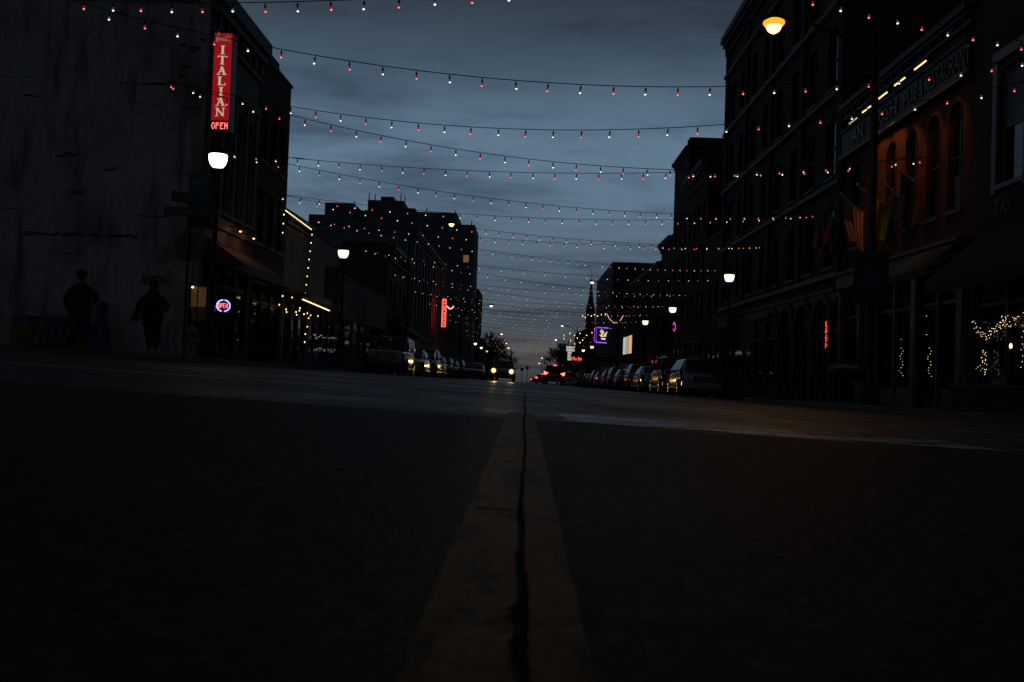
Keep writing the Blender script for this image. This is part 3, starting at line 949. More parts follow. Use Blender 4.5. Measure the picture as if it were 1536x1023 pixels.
for nm, xa, xb, yt, ya, yb in (('roof_block', 463, 487, 321, 190.3, 203), ('roof_block', 487, 531, 304, 190.1, 203), ('roof_block', 531, 548, 313, 192, 203), ('penthouse', 547, 686, 317, 190.2, 202),
                               ('penthouse', 550, 604, 299, 191, 200), ('cooling_unit', 568, 588, 292, 192, 196), ('roof_tank', 606, 620, 308, 193, 196)):
    ya -= 18.6; yb -= 18.6; m = MB(); a = PY(xa, 310, 171.4).x; b_ = PY(xb, 310, 171.4).x
    z1 = hz(yt, (xa + xb) / 2); m.box((a + .02, ya, zt + .01), (b_ - .02, yb, z1)); part(nm, m, HOTEL if 'cool' not in nm else TRIMDARK, ht)
m = MB()
for x_, y0, y1 in ((552, 299, 287), (561, 299, 290), (600, 299, 289), (606, 317, 293), (640, 320, 310), (683, 337, 314), (708, 337, 330), (530, 313, 300)):
    a = hz(y0, x_); b_ = hz(y1, x_); X_ = PY(x_, 305, 171.4).x
    m.tube([(X_, 172.4, a - .5), (X_, 172.4, b_)], .09, 5)
part('mast', m, TRIMDARK, ht)
L6, _ = building('far brick corner building seen as a sliver past the hotel tower', -1, 184.95, 203, 15.0, B_DARK, rows=[dict(us=even(5, 18, .4), w=1.2, v0=6, v1=8)], X=XL + .15)

# ---- right side (u runs along +Y from the near end)
R0, g0 = building('near brick building with pale framed upper windows over a wide black awning', 1, 20.6, 26.28, 13.2, B_BROWN,
                  rows=[dict(us=[1.3, 3.55], w=1.35, v0=5.2, v1=8.1, mull=1, shade=(mat('blue_blind', (.11, .15, .17), .8), .5, .97), sk=1)], store=dict(top=3.2, n=3, a=.3, b=5.4, doors=[0]), framem=WHITEP, sill=WHITEP, depth=16)
m = MB()
for c in (1.3, 3.55):
    bx(m, g0, c - .9, c - .69, 5.0, 8.3, .003, .07); bx(m, g0, c + .69, c + .9, 5.0, 8.3, .003, .07); bx(m, g0, c - .9, c + .9, 8.303, 8.55, .003, .1)
part('window_surround', m, WHITEP, R0)
R1, g1 = building('red painted pub with arched upper windows and a long lettered sign band', 1, 26.3, 36.9, 10.4, B_RED,
                  rows=[dict(us=[1.03, 2.56, 4.2, 5.88, 7.55, 9.25], w=.95, v0=5.0, v1=8.0, arch=True, mull=2, shade=(mat('grey_blind', (.05, .065, .075), .8), .03, .33), sk=2)],
                  store=dict(top=3.55, n=6, a=.3, b=10.3, doors=[1, 4], m=CREAM, cols=1, band=(TRIMDARK, .5)), framem=TRIMDARK, sill=TRIMDARK, name='pub_building', depth=16,
                  cornice=(TRIMDARK, .55, .3), pil=(CREAM, [.25, 3.4, 6.9, 10.35], .34, -.6, 3.5, .16))
R2, g2 = building('tall five storey brown brick block with stone bands', 1, 36.92, 59.7, 20.6, B_BROWN,
                  rows=[dict(us=even(8, 22.78, .4), w=1.25, v0=v, v1=v + 2.3) for v in (4.6, 8.1, 11.6, 15.1)], framem=TRIMDARK,
                  cornice=(TRIMDARK, 1.1, .5), store=dict(top=3.1, n=8, doors=[1, 4, 6], band=(STONE, .45)), depth=18, pil=(B_BROWN, [.4, 5.8, 11.4, 17.0, 22.4], .6, 4.0, 19.7, .15))
m = MB()
for v in (4.1, 7.6, 11.1, 14.6, 18.1): bx(m, g2, .02, 22.76, v, v + .18, .003 if v < 4.2 else .155, .24)
part('stone_band', m, GREYP, R2)
m = MB(); bx(m, frame((XR + .4, 36.9, 0), (1, 0, 0), (0, -1, 0)), .2, 3.6, 11.6, 11.75, .003, .1); part('ledge', m, GREYP, R2)
R2b, _ = building('narrow two storey brick front wedged beyond the tall brown block', 1, 59.7, 65.2, 9.0, B_DARK, rows=[dict(us=even(2, 5.5, .4), w=1.1, v0=4, v1=6.2)], store=dict(top=2.6, n=3))
R3, g3 = building('four storey dark brick building with a pale bracketed cornice', 1, 65.2, 73.4, 14.6, B_DARK, rows=[dict(us=even(4, 8.2, .3), w=.95, v0=v, v1=v + 2.1) for v in (3.8, 7.0, 10.0)], cornice=(STONE, 1.3, .5), store=dict(top=2.5, n=4, band=(STONE, .3)), sill=STONE)
R4, g4 = building('narrow dark tower-like block with plain parapet', 1, 73.4, 80.6, 17.3, B_BROWN, rows=[dict(us=even(3, 7, .3), w=1.1, v0=v, v1=v + 2.2) for v in (3.6, 7, 10.4)], cornice=(STONE, .5, .3), store=dict(top=2.4, n=3))
m = MB(); bx(m, g4, .0, 1.2, 17.41, 17.9, -3.5, -.01); part('parapet', m, B_BROWN, R4)
R5, _ = building('grey three storey front with stone sills beyond the tower-like block', 1, 80.6, 87.2, 11.6, B_GREY, rows=[dict(us=even(4, 6.6, .3), w=1., v0=v, v1=v + 2) for v in (3.3, 6.4)], cornice=(STONE, .8, .4), store=dict(top=2.3, n=3))
R6, _ = building('long dark two storey brick row behind the third globe lamp', 1, 87.2, 110, 10.2, B_DARK, rows=[dict(us=even(9, 22.8, .4), w=1., v0=3.2, v1=5.4), dict(us=even(9, 22.8, .4), w=1., v0=6.2, v1=8.2)], cornice=(TRIMDARK, .8, .4), store=dict(top=2.1, n=7))
R7, g7 = building('low brown row with one brightly lit shop window', 1, 110, 137, 7.4, B_BROWN, rows=[dict(us=even(9, 27, .4), w=1.1, v0=4.4, v1=6.0)], store=dict(top=2.0, n=7))
R8, _ = building('big black block with a flat roof near the end of the street', 1, 137, 168.5, 15.5, DKPANEL, rows=[dict(us=even(9, 31.5, .4), w=1.2, v0=v, v1=v + 2) for v in (2.8, 6.2, 9.6)], store=dict(top=1.2, n=8), depth=22)
R9, _ = building('small brick building just before the bare trees', 1, 168.6, 190, 5.0, B_DARK, rows=[dict(us=even(6, 21.4, .4), w=1.2, v0=1.9, v1=3.6)])
# the lit window
a = PX(936, 520, XR - .02); b_ = PX(949, 520, XR - .02)
z0, z1 = PX(942, 531, XR).z, PX(942, 505, XR).z
lw = MB(); fR = frame((XR, 0, 0), (0, 1, 0), (-1, 0, 0))
bx(lw, fR, b_.y - .1, a.y + .1, z0 - .1, z1 + .1, .003, .12)
lo = part('lit_window', lw, TRIMDARK, R7)
for k, (u0, u1, c) in enumerate(((0, .33, (.30, .42, .42)), (.36, .62, (.42, .24, .13)), (.65, 1, (.55, .33, .2)))):
    p = MB(); p.add([fR(a.y + (b_.y - a.y) * u0, z0, .125), fR(a.y + (b_.y - a.y) * u1, z0, .125), fR(a.y + (b_.y - a.y) * u1, z1, .125), fR(a.y + (b_.y - a.y) * u0, z1, .125)], [(0, 1, 2, 3)])
    part('pane', p, emit('lit_pane_%d' % k, c, 1.2), lo)
# church
ch = thing('church', 'distant church with a thin dark pointed steeple', 'church', (PY(882, 500, 230).x, 230, G(15, 230)))
c0 = PY(884, 500, 230)
z = lambda y: PY(884, y, 230).z
m = MB(); m.box((c0.x - .9, 229, -4), (c0.x + 1.1, 231, z(462))); m.box((c0.x - 2.6, 231.01, -4), (c0.x + 8, 246, z(500))); part('wall', m, B_DARK, ch)
m = MB(); m.lathe([(1.0, 0), (.7, 1.2), (.42, (z(425) - z(462)) * .6), (.06, z(418) - z(462)), (.03, z(403) - z(462))], (c0.x + .1, 230, z(462)), 8); part('steeple', m, TRIMDARK, ch)
m = MB(); m.add([(c0.x - 3, 231, z(500)), (c0.x + 8.4, 231, z(500)), (c0.x + 2.7, 231, z(482)), (c0.x - 3, 246, z(500)), (c0.x + 8.4, 246, z(500)), (c0.x + 2.7, 246, z(482))], [(0, 1, 2), (3, 5, 4), (0, 2, 5, 3), (1, 4, 5, 2)]); part('roof', m, TRIMDARK, ch)


# ---------------------------------------------------------------- string lights
B_WH_G = emit('clear_bulb_glass', (.05, .05, .058), 1.0, sample=False)
B_WH_T = emit('clear_bulb_glow', (1.9, 1.85, 1.75), 1.0, sample=False)
B_RD_G = emit('red_bulb_glass', (.20, .008, .012), 1.0, sample=False)
B_RD_T = emit('red_bulb_glow', (1.7, .34, .38), 1.0, sample=False)
SOCK = mat('bulb_socket', (.004, .004, .004), .8)


def proto_mesh(name, mb, mats, smooth=True):
    me = bpy.data.meshes.new(name)
    me.from_pydata(mb.v, [], mb.f)
    for m_ in mats: me.materials.append(m_)
    for i, p in enumerate(me.polygons): p.material_index = mb.m[i]; p.use_smooth = smooth
    return me


m = MB(); m.tube([(0, 0, .01), (0, 0, -.04)], .006, 5); m.lathe([(.012, -.035), (.020, -.045), (.021, -.10), (.017, -.115)], n=8); SOCK_ME = proto_mesh('light_socket', m, [SOCK])
BULB_ME = []
for g_, t_ in ((B_WH_G, B_WH_T), (B_RD_G, B_RD_T)):
    m = MB(); m.lathe([(.013, -.112), (.022, -.132), (.026, -.155), (.024, -.176)], n=8, mi=0); m.lathe([(.0242, -.176), (.018, -.190), (.008, -.199)], n=8, mi=1)
    BULB_ME.append(proto_mesh('light_bulb', m, [g_, t_]))
BULBS_FAR = []
for t_, g_ in ((emit('clear_bulb_glow_far', (1.9, 1.85, 1.75), 1.0, sample=False), B_WH_G), (emit('red_bulb_glow_far', (1.0, .14, .15), 1.0, sample=False), B_RD_G)):
    m = MB(); m.lathe([(.012, -.12), (.024, -.155), (.022, -.170)], n=5, mi=0); m.lathe([(.0225, -.170), (.018, -.188), (.008, -.199)], n=5, mi=1)
    BULBS_FAR.append(proto_mesh('light_bulb', m, [g_, t_]))


def string_light(A, Bp, sag, label, sp=.65, start=.3, first=0, tail=None, r=.009, far=False, splice=None):
    A, Bp = Vector(A), Vector(Bp)
    root = thing('string_light', label, 'string lights', A, group='red and white bulb strings hung across the street')
    n = 40
    pt = lambda t: A.lerp(Bp, t) + Vector((0, 0, -4 * sag * t * (1 - t)))
    m = MB(); pts = [pt(k / n) for k in range(n + 1)]
    if tail is not None: pts = [Vector(tail)] + pts
    m.tube(pts, r, 4)
    part('wire', m, SOCK, root)
    if splice:
        m = MB(); m.tube([pt(splice), pt(splice + .012), pt(splice + .022)], [.016, .022, .012], 5); part('tape_splice', m, SOCK, root)
    length = (Bp - A).length
    k = 0; d = start
    while d < length - .2:
        p = pt(d / length) - A
        s = bpy.data.objects.new('light_socket', SOCK_ME); COL.objects.link(s); s.parent = root; s.location = p
        s.rotation_euler = (random.uniform(-.14, .14), random.uniform(-.14, .14), 0); s.scale = (.88, .88, .92)
        b_ = bpy.data.objects.new('light_bulb', (BULBS_FAR if far else BULB_ME)[(k + first) % 2]); COL.objects.link(b_); b_.parent = s
        k += 1; d += sp
    return root


random.seed(21)
XA, XB = XL + .05, XR - .05
# anchors along the left and the right fronts (read off the photograph), then a steady zigzag away up the street
A1, A2, A3, A4, A5 = PX(105, 0, -8.9), PX(243, 118, XA), PX(338, 225, XA), PX(412, 290, XA), PX(468, 326, XA)
B1 = PX(1645, 66, XB); B2 = PX(1408, 232, XB); B3 = PX(1235, 318, XB); B4 = PX(1152, 366, XB); B5 = PX(1077, 402, XB)
lf = ['nearest wire, rising out of the top of the photo from the white wall', 'from the right building across the top right corner', ]
string_light(A1, Vector((XB, 12.4, 7.3)), .72, 'string of red and white bulbs climbing from the white wall out of the top edge', first=1, start=.35, tail=PY(88, 0, 28.15))
string_light(Vector((-8.9, 11.0, 8.0)), PX(1645, 82, XB), .5, 'string of red and white bulbs sloping down through the top right corner', first=0, start=.2)
string_light(A1, B1, 1.25, 'topmost string of bulbs seen crossing the whole sky', first=0, start=.75)
string_light(A2, PX(1645, 98, XB), 1.32, 'second string below the top, sagging towards the upper right', first=1, start=.25)
string_light(A2, B2, 1.2, 'steep string falling from the corner building, third down at the left edge of the sky', first=1)
string_light(A3, B2, .62, 'flat string with a taped splice near the dark brick building', first=0, splice=.10)
string_light(A3, B3, .75, 'long falling string passing just above the hotel roof', first=1)
string_light(A4, B3, .6, 'nearly level string that passes behind the hotel masts', first=0)
string_light(A4, B4, .65, 'string crossing the upper wall of the hotel and the sky below it', first=1)
string_light(A5, B4, .5, 'string low across the hotel roof blocks and over the pale gap of sky', first=0)
string_light(A5, B5, .6, 'string falling across the hotel front towards the fourth globe lamp side', first=1)
anL = [A5]; anR = [B5]
Ycur = B5.y
side = 0
yl, yr = A5.y, B5.y
k = 0
while True:
    if side == 0:
        yl = max(yl, 0) + (12.5 if yl < 120 else 16)
        if 118 < yl < 136: yl = 138
        a_, b_ = Vector((XA, yl, G(XL, yl) + 6.9)), Vector((XB, yr, G(XR, yr) + 7.3))
    else:
        yr = yr + (10.5 if yr < 120 else 16)
        if 118 < yr < 136: yr = 138
        a_, b_ = Vector((XA, yl, G(XL, yl) + 6.9)), Vector((XB, yr, G(XR, yr) + 7.3))
    string_light(a_, b_, .55 + .1 * (k % 2), 'string of small red and white bulbs far up the street', sp=(.65 if yl < 95 else .95), first=k % 2, far=True, r=.011)
    k += 1; side = 1 - side
    if yl > 285 or k > 26: break

# tape splices on two wires
m = MB(); 

# ---------------------------------------------------------------- globe lamps
GLOBE = emit('lamp_globe', (1.7, 1.42, 1.02), 1.0)
GLOBEW = emit('lamp_globe_white', (3.0, 2.9, 2.6), 1.0)


def globe_lamp(label, p, gm=GLOBE, banner=None):
    gz = SW(p.x, p.y); h = p.z - gz
    r = thing('globe_lamp', label, 'street lamp', (p.x, p.y, gz), group='pedestrian globe lamps along the pavements')
    m = MB(); m.lathe([(.24, 0), (.24, .12), (.17, .2), (.15, .55), (.18, .6), (.10, .72), (.085, .9)], n=12); part('base', m, POLE, r, local=True, smooth=False)
    m = MB(); m.lathe([(.085, .88), (.07, 1.2), (.055, h - .55), (.07, h - .5), (.05, h - .45), (.10, h - .30), (.15, h - .235)], n=12); part('post', m, POLE, r, local=True, smooth=True)
    m = MB(); m.lathe([(.13, h - .15), (.175, h - .09), (.205, h + .0), (.215, h + .08), (.21, h + .14)], n=20); part('globe', m, gm, r, local=True, smooth=True)
    m = MB(); m.lathe([(.25, h + .142), (.25, h + .17), (.21, h + .24), (.10, h + .34), (.05, h + .40), (.06, h + .44), (.02, h + .52), (.01, h + .58)], n=16); part('cap', m, POLE, r, local=True, smooth=True)
    if banner:
        s_, zt_, zb_, w_ = banner
        b = MB()
        for zz in (zt_, zb_): b.tube([(0, 0, zz), (s_ * (w_ + .12), 0, zz)], .015, 6)
        part('banner_arm', b, POLE, r, local=True)
        b = MB(); nx_, nz_ = 8, 14
        vs = []
        for j in range(nz_ + 1):
            for i in range(nx_ + 1):
                u, v = i / nx_, j / nz_
                vs.append((s_ * (.08 + w_ * u), .02 * math.sin(u * 5 + v * 3) - .004, zb_ + .03 + (zt_ - zb_ - .06) * v))
        fs = [(j * (nx_ + 1) + i, j * (nx_ + 1) + i + 1, (j + 1) * (nx_ + 1) + i + 1, (j + 1) * (nx_ + 1) + i) for j in range(nz_) for i in range(nx_)]
        b.add(vs, fs)
        bo = part('banner', b, TEAL, r, local=True)
        e = MB(); cx, cz, rr_ = s_ * (.08 + w_ / 2), (zt_ * .52 + zb_ * .48), w_ * .36
        ff = frame((cx, -.03, cz), (1, 0, 0), (0, -1, 0))
        ring = [(rr_ * math.cos(a * PI / 12), rr_ * math.sin(a * PI / 12)) for a in range(25)]
        stroke(e, ring, ff, .035, 0)
        stroke(e, [(-rr_ * .35, -rr_ * .5), (-rr_ * .35, rr_ * .5)], ff, .03, .001); stroke(e, [(rr_ * .15, -rr_ * .5), (rr_ * .4, rr_ * .45)], ff, .03, .001)
        stroke(e, [(-rr_ * .6, (zt_ - zb_) * .33), (rr_ * .6, (zt_ - zb_) * .33)], ff, .05, .001); stroke(e, [(-rr_ * .4, (zt_ - zb_) * .28), (rr_ * .4, (zt_ - zb_) * .28)], ff, .03, .001)
        part('emblem', e, mat('banner_print', (.07, .13, .13), .8), bo, local=True)
    return r


XGL, XGR = -7.35, 8.6
globe_lamp('white globe lamp on the left corner beside the street name signs', PX(327, 241, XGL), GLOBEW, banner=(-1, 4.25, 3.0, .58))
globe_lamp('globe lamp with a teal banner in front of the low bulb-lined shop', PX(515, 381, XGL), banner=(-1, 4.0, 2.7, .62))
globe_lamp('globe lamp with a teal banner at the tail of the silver hatchback', PX(1094, 417, XGR), banner=(1, 3.55, 2.15, .6))
globe_lamp('globe lamp above the dark red car, second from the near one on the right', PX(1009, 465, XGR), banner=(-1, 3.5, 2.2, .6))
globe_lamp('globe lamp over the dark parked cars beside the lit shop window', PX(968, 484, XGR))
for (x, y, X_) in ((713, 516, XGL), (722, 522, XGL), (730, 527, XGL), (888, 521, XGR), (875, 526, XGR), (858, 534, XGR)):
    p = PX(x, y, X_); globe_lamp(('%s of three small distant globe lamps left of the oncoming car' if X_ < 0 else '%s of three small distant globe lamps right of the white route signs') % {713: 'nearest', 722: 'middle one', 730: 'farthest', 888: 'nearest', 875: 'middle one', 858: 'farthest'}[x], p)

# ---------------------------------------------------------------- roadway lamps on long arms
SODIUM = emit('sodium_lens', (9.0, 3.4, .8), 1.0)
SODIUM_F = emit('sodium_lens_far', (4.5, 2.6, 1.1), 1.0)


def arm_lamp(label, pole_xy, head, lens=SODIUM_F, size=1.0, dip=.9):
    px_, py_ = pole_xy
    gz = SW(px_, py_)
    r = thing('roadway_lamp', label, 'street lamp', (px_, py_, gz), group='tall roadway lamps on curved arms')
    h = head.z - gz; dx = head.x - px_; s_ = 1 if dx > 0 else -1
    m = MB(); m.lathe([(.16, 0), (.15, .3), (.12, 1.0), (.09, h - .1)], n=10)
    part('pole', m, POLE, r, local=True, smooth=True)
    m = MB(); pts = [(dx * t, 0, h - dip + (dip + .10) * math.sin(t * PI / 2) ** .9) for t in [k / 12 for k in range(13)]]
    m.tube(pts, .045, 7); part('arm', m, POLE, r, local=True, smooth=True)
    m = MB(); z0 = h + .10
    m.add([(dx - s_ * .1, -.13, z0 - .03), (dx - s_ * .1, .13, z0 - .03), (dx + s_ * .6, -.17, z0 - .05), (dx + s_ * .6, .17, z0 - .05),
           (dx - s_ * .1, -.06, z0 + .07), (dx - s_ * .1, .06, z0 + .07), (dx + s_ * .5, -.1, z0 + .13), (dx + s_ * .5, .1, z0 + .13)],
          [(0, 1, 3, 2), (4, 6, 7, 5), (0, 2, 6, 4), (1, 5, 7, 3), (2, 3, 7, 6), (0, 4, 5, 1)])
    ho = part('lamp_head', m, POLE, r, local=True, bev=.02)
    m = MB(); cx = dx + s_ * .3
    prof = [(1, 0), (.93, -.05), (.7, -.10), (.35, -.13), (.05, -.14)]
    vs, fs = [], []
    for (q, hh) in prof:
        for k in range(14): vs.append((cx + .17 * q * size * math.cos(k * PI / 7), .12 * q * size * math.sin(k * PI / 7), z0 - .055 + hh * size * 1.1))
    for i in range(4):
        for k in range(14): fs.append((i * 14 + k, i * 14 + (k + 1) % 14, (i + 1) * 14 + (k + 1) % 14, (i + 1) * 14 + k))
    fs.append(tuple(range(14))); m.add(vs, fs)
    if lens is SODIUM: m.v = [(cx + (x_ - cx) * .98, y_ * 1.4, z_ - .06 + (z_ - z0) * .25) for x_, y_, z_ in m.v]
    part('lens', m, lens, ho, local=True, smooth=True)
    if lens is SODIUM:
        m = MB(); m.lathe([(.20, .05), (.27, .01), (.285, -.04), (.26, -.09), (.22, -.12)], (cx, 0, z0 - .05), 18); part('refractor', m, emit('sodium_refractor', (1.6, .52, .03), 1.0), ho, local=True, smooth=True)  # added amber ring, stands in for the orange glow around the lens
    if lens is SODIUM:
        l_ = bpy.data.objects.new('lamp_light', bpy.data.lights.new('lamp_light', 'SPOT')); COL.objects.link(l_); l_.parent = r
        l_.data.energy = 165; l_.rotation_euler = Vector((-.3, -.85, -.45)).to_track_quat('-Z', 'Y').to_euler(); l_.data.color = (1, .50, .16); l_.data.spot_size = R_(66); l_.data.spot_blend = .9; l_.data.shadow_soft_size = .12; l_.location = (cx, 0, z0 - .42)
    return r


hd = PX(1160, 34, 6.3)
PPX = PX(1311, 200, 8.95)
hd = PY(1178, 33, PPX.y)
arm_lamp('tall roadway lamp with a glowing orange head over the right side of the street', (PPX.x, PPX.y), hd + Vector((.0, 0, -.05)), SODIUM, 1.25, dip=.85)
hp = PX(613, 400, XGL - .1); hd = PY(670, 337, hp.y)
arm_lamp('roadway lamp with a warm glowing head in front of the hotel tower', (hp.x, hp.y), hd, emit('warm_lens', (7.0, 4.0, 1.3), 1.0), .95)
for (x, y, X_, side) in ((733, 459, -4.4, -1), (893, 424, 6.3, 1), (846, 489, 6.3, 1), (750, 501, -4.8, -1), (757, 515, -4.8, -1), (761, 522, -4.8, -1), (836, 510, 6.3, 1)):
    p = PX(x, y, X_)
    arm_lamp('%s small far roadway lamp over the %s lanes' % ({733: 'nearest', 893: 'nearest', 846: 'second nearest', 750: 'second nearest', 757: 'third nearest', 761: 'farthest', 836: 'farthest'}[x], 'left' if side < 0 else 'right'), (XGL - .1 if side < 0 else XGR, p.y), p + Vector((-side * -.3 * 0, 0, 0)), SODIUM_F, .9 + p.y * .0015)
for (x, y) in ((814, 537), (810, 545), (763, 531)):
    p = PY(x, y, 420); arm_lamp({814: 'upper tiny lamp just right of the vanishing point of the street', 810: 'lower tiny lamp just right of the vanishing point of the street', 763: 'tiny lamp just left of the vanishing point of the street'}[x], (p.x + (.9 if x > 790 else -.9), 420), p, SODIUM_F, 1.6)

# ---------------------------------------------------------------- vertical red restaurant sign
SY = 28.0
a = PY(320, 50, SY); b_ = PY(350, 193, SY); c_ = PY(347, 194, SY)
sx0, sx1 = PY(318.5, 120, SY).x, PY(347, 120, SY).x
sz1, sz0 = PY(336, 49, SY).z, PY(332, 196, SY).z
REDFACE = emit('sign_red_face', (.24, .0035, .008), 1.0)
LETTER = emit('sign_letter_cream', (.50, .40, .27), 1.0)
sg = thing('blade_sign', 'tall red lit blade sign reading ITALIAN on the corner building', 'shop sign', (sx0, SY + .25, sz0))
m = MB(); m.box((sx0, SY, sz0), (sx1, SY + .46, sz1)); part('sign_box', m, mat('sign_box_grey', (.10, .105, .12), .5), sg, bev=.015)
ffs = frame((sx0, SY, sz0), (1, 0, 0), (0, -1, 0))
Wd, Hd = sx1 - sx0, sz1 - sz0
zop = Hd * .105
m = MB(); bx(m, ffs, .02, Wd - .02, zop, Hd - .02, .002, .012); part('lit_face', m, REDFACE, sg)


def serif(mb, chh, cx, cy, w, h, fr, d, th=.012):
    k = w * .17; s_ = h * .07
    def ln(x0, y0, x1, y1, t):
        q = [(x0 - t / 2, y0), (x0 + t / 2, y0), (x1 + t / 2, y1), (x1 - t / 2, y1)]
        mb.slab([(cx + x, cy + y) for x, y in q], fr, d, d + th)
    def sf(x, y, ww): mb.slab([(cx + x - ww / 2, cy + y - s_ / 2), (cx + x + ww / 2, cy + y - s_ / 2), (cx + x + ww / 2, cy + y + s_ / 2), (cx + x - ww / 2, cy + y + s_ / 2)], fr, d, d + th + .0008)
    b, t = -h / 2, h / 2
    if chh == 'I': ln(0, b, 0, t, k * 1.3); sf(0, b, w * .42); sf(0, t, w * .42)
    if chh == 'T': ln(0, b, 0, t, k * 1.3); sf(0, b, w * .42); sf(0, t, w * .95); ln(-w * .45, t - h * .17, -w * .43, t, k * .4); ln(w * .45, t - h * .17, w * .43, t, k * .4)
    if chh == 'L': ln(-w * .18, b, -w * .18, t, k * 1.3); sf(-w * .18, t, w * .42); sf(.02 * w, b, w * .75); ln(w * .38, b, w * .40, b + h * .24, k * .5)
    if chh == 'A': ln(-w * .33, b, 0, t, k * .55); ln(w * .28, b, -.02 * w, t, k * 1.35); sf(-w * .34, b, w * .32); sf(w * .29, b, w * .42); mb.slab([(cx - w * .2, cy - h * .16), (cx + w * .2, cy - h * .16), (cx + w * .2, cy - h * .09), (cx - w * .2, cy - h * .09)], fr, d, d + th + .0014)
    if chh == 'N': ln(-w * .32, b, -w * .32, t, k * .55); ln(w * .32, b, w * .32, t, k * .55); ln(w * .32, b, -w * .34, t, k * 1.35); sf(-w * .34, b, w * .3); sf(-w * .36, t, w * .26); sf(w * .32, t, w * .3)


m = MB()
H1, H0 = Hd * .875, Hd * .135
for k, chh in enumerate('ITALIAN'):
    lh = (H1 - H0) / 7
    serif(m, chh, Wd * .49, H1 - lh * (k + .5), Wd * .52, lh * .76, ffs, .014)
part('lettering', m, LETTER, sg)
m = MB(); st, wid = script("Nonna's")
for s in st: stroke(m, [(Wd * .13 + q * Wd * .72 / wid, Hd * .915 + r_ * Wd * .72 / wid * 1.25) for q, r_ in s], ffs, .011, .014)
part('script_lettering', m, emit('sign_script', (.22, .16, .10), 1.0), sg)
m = MB(); bx(m, ffs, .0, Wd, .0, zop - .02, .002, .03); led = part('led_panel', m, BLACK, sg)
DOTS = {'O': ['0110', '1001', '1001', '1001', '1001', '0110'], 'P': ['1110', '1001', '1110', '1000', '1000', '1000'], 'E': ['1111', '1000', '1110', '1000', '1000', '1111'], 'N': ['1001', '1101', '1111', '1011', '1001', '1001']}
m = MB(); dw = Wd * .86 / 19; dh = (zop - .02) * .7 / 6
for i, chh in enumerate('OPEN'):
    for r_, row in enumerate(DOTS[chh]):
        for c, v in enumerate(row):
            if v == '1':
                u = Wd * .08 + (i * 5 + c) * dw; w_ = (zop - .02) * .82 - r_ * dh
                bx(m, ffs, u, u + dw * .78, w_ - dh * .8, w_, .031, .037)
part('led_lettering', m, emit('led_red', (2.4, .36, .30), 1.0), led)
m = MB()
for z_ in (sz0 + .3, sz1 - .3): m.tube([(XL, SY + .23, z_), (sx0, SY + .23, z_)], .03, 6)
m.tube([(XL, 29.1, sz0 + .3), (XL, SY + .23, sz0 + .3)], .03, 6); m.tube([(XL, 29.1, sz1 - .3), (XL, SY + .23, sz1 - .3)], .03, 6)
part('bracket', m, BLACK, sg)

# ---------------------------------------------------------------- neon OPEN sign
def neon_open(p, w, h):
    r = thing('neon_sign', 'oval blue neon sign with red OPEN letters in the restaurant window', 'neon sign', tuple(p))
    f = frame(p, (1, 0, 0), (0, -1, 0))
    m = MB(); bx(m, f, -w / 2 - .03, w / 2 + .03, -h / 2 - .03, h / 2 + .03, -.05, -.03); part('backing', m, BLACK, r)
    m = MB()
    for a0, a1 in ((.52, 1.42), (1.56, 2.44)):
        m.tube([f(w / 2 * math.cos(a * PI), h / 2 * math.sin(a * PI), 0) for a in [a0 + (a1 - a0) * k / 16 for k in range(17)]], .017, 6)
    part('outer_tube', m, emit('neon_blue', (.85, .8, 2.6), 1.0), r)
    m = MB()
    Q = {'O': [[(0, 0), (0, 1), (.7, 1), (.7, 0), (0, 0)]], 'P': [[(0, 0), (0, 1), (.7, 1), (.7, .5), (0, .5)]], 'E': [[(.7, 0), (0, 0), (0, 1), (.7, 1)], [(0, .5), (.6, .5)]], 'N': [[(0, 0), (0, 1), (.7, 0), (.7, 1)]]}
    for i, chh in enumerate('OPEN'):
        for s in Q[chh]:
            m.tube([f(-w * .37 + w * .195 * (i + a_ * .8), -h * .2 + h * .4 * b__, .02) for a_, b__ in s], .009, 5)
    part('letter_tube', m, emit('neon_red', (2.6, .40, .42), 1.0), r)
    return r


p = PY(335, 458.5, 28.4)
p.x = PY(335, 458.5, 28.4).x
nr_ = neon_open(p, .38, .33)
m = MB(); m.tube([(XL, p.y + .08, p.z + .12), (p.x - .1, p.y + .06, p.z + .12)], .012, 5); m.tube([(XL, p.y + .08, p.z - .12), (p.x - .1, p.y + .06, p.z - .12)], .012, 5); part('bracket', m, BLACK, nr_)

# lit doorway glow inside the restaurant: warm room seen through the front, red patterned low wall
a = PY(288, 430, 28.05); b_ = PY(309, 482, 28.05)
wr = thing('lit_entry', 'warm lit glass entry with a red patterned lower panel at the corner', 'entry', (a.x, 28.05, SW(a.x, 28.05)))
f = frame((a.x, 28.05, b_.z), (1, 0, 0), (0, -1, 0)); Wd2, Hd2 = b_.x - a.x, a.z - b_.z
m = MB()
bx(m, f, -.06, 0, -1.15, Hd2 + .1, .0, .09); bx(m, f, Wd2, Wd2 + .08, -1.15, Hd2 + .1, 0, .09); bx(m, f, 0, Wd2, Hd2, Hd2 + .1, 0, .09); bx(m, f, 0, Wd2, -.06, 0, .0, .09); bx(m, f, .16, .19, 0, Hd2, .0, .03)
bx(m, f, 0, Wd2, -1.15, -.06, -.02, .03)
part('door_frame', m, BLACK, wr)
m = MB(); m.add([f(0, Hd2 * .42, .012), f(Wd2, Hd2 * .42, .012), f(Wd2, Hd2, .012), f(0, Hd2, .012)], [(0, 1, 2, 3)]); part('pane', m, emit('warm_wall_inside', (.040, .020, .004), 1.0), wr, label='warm yellow upper pane')
ms, t, b = base_mat('red_pattern')
v_ = N(t, 'ShaderNodeTexVoronoi', i_Scale=22.0); tcn = N(t, 'ShaderNodeTexCoord'); t.links.new(tcn.outputs['Object'], v_.inputs['Vector'])
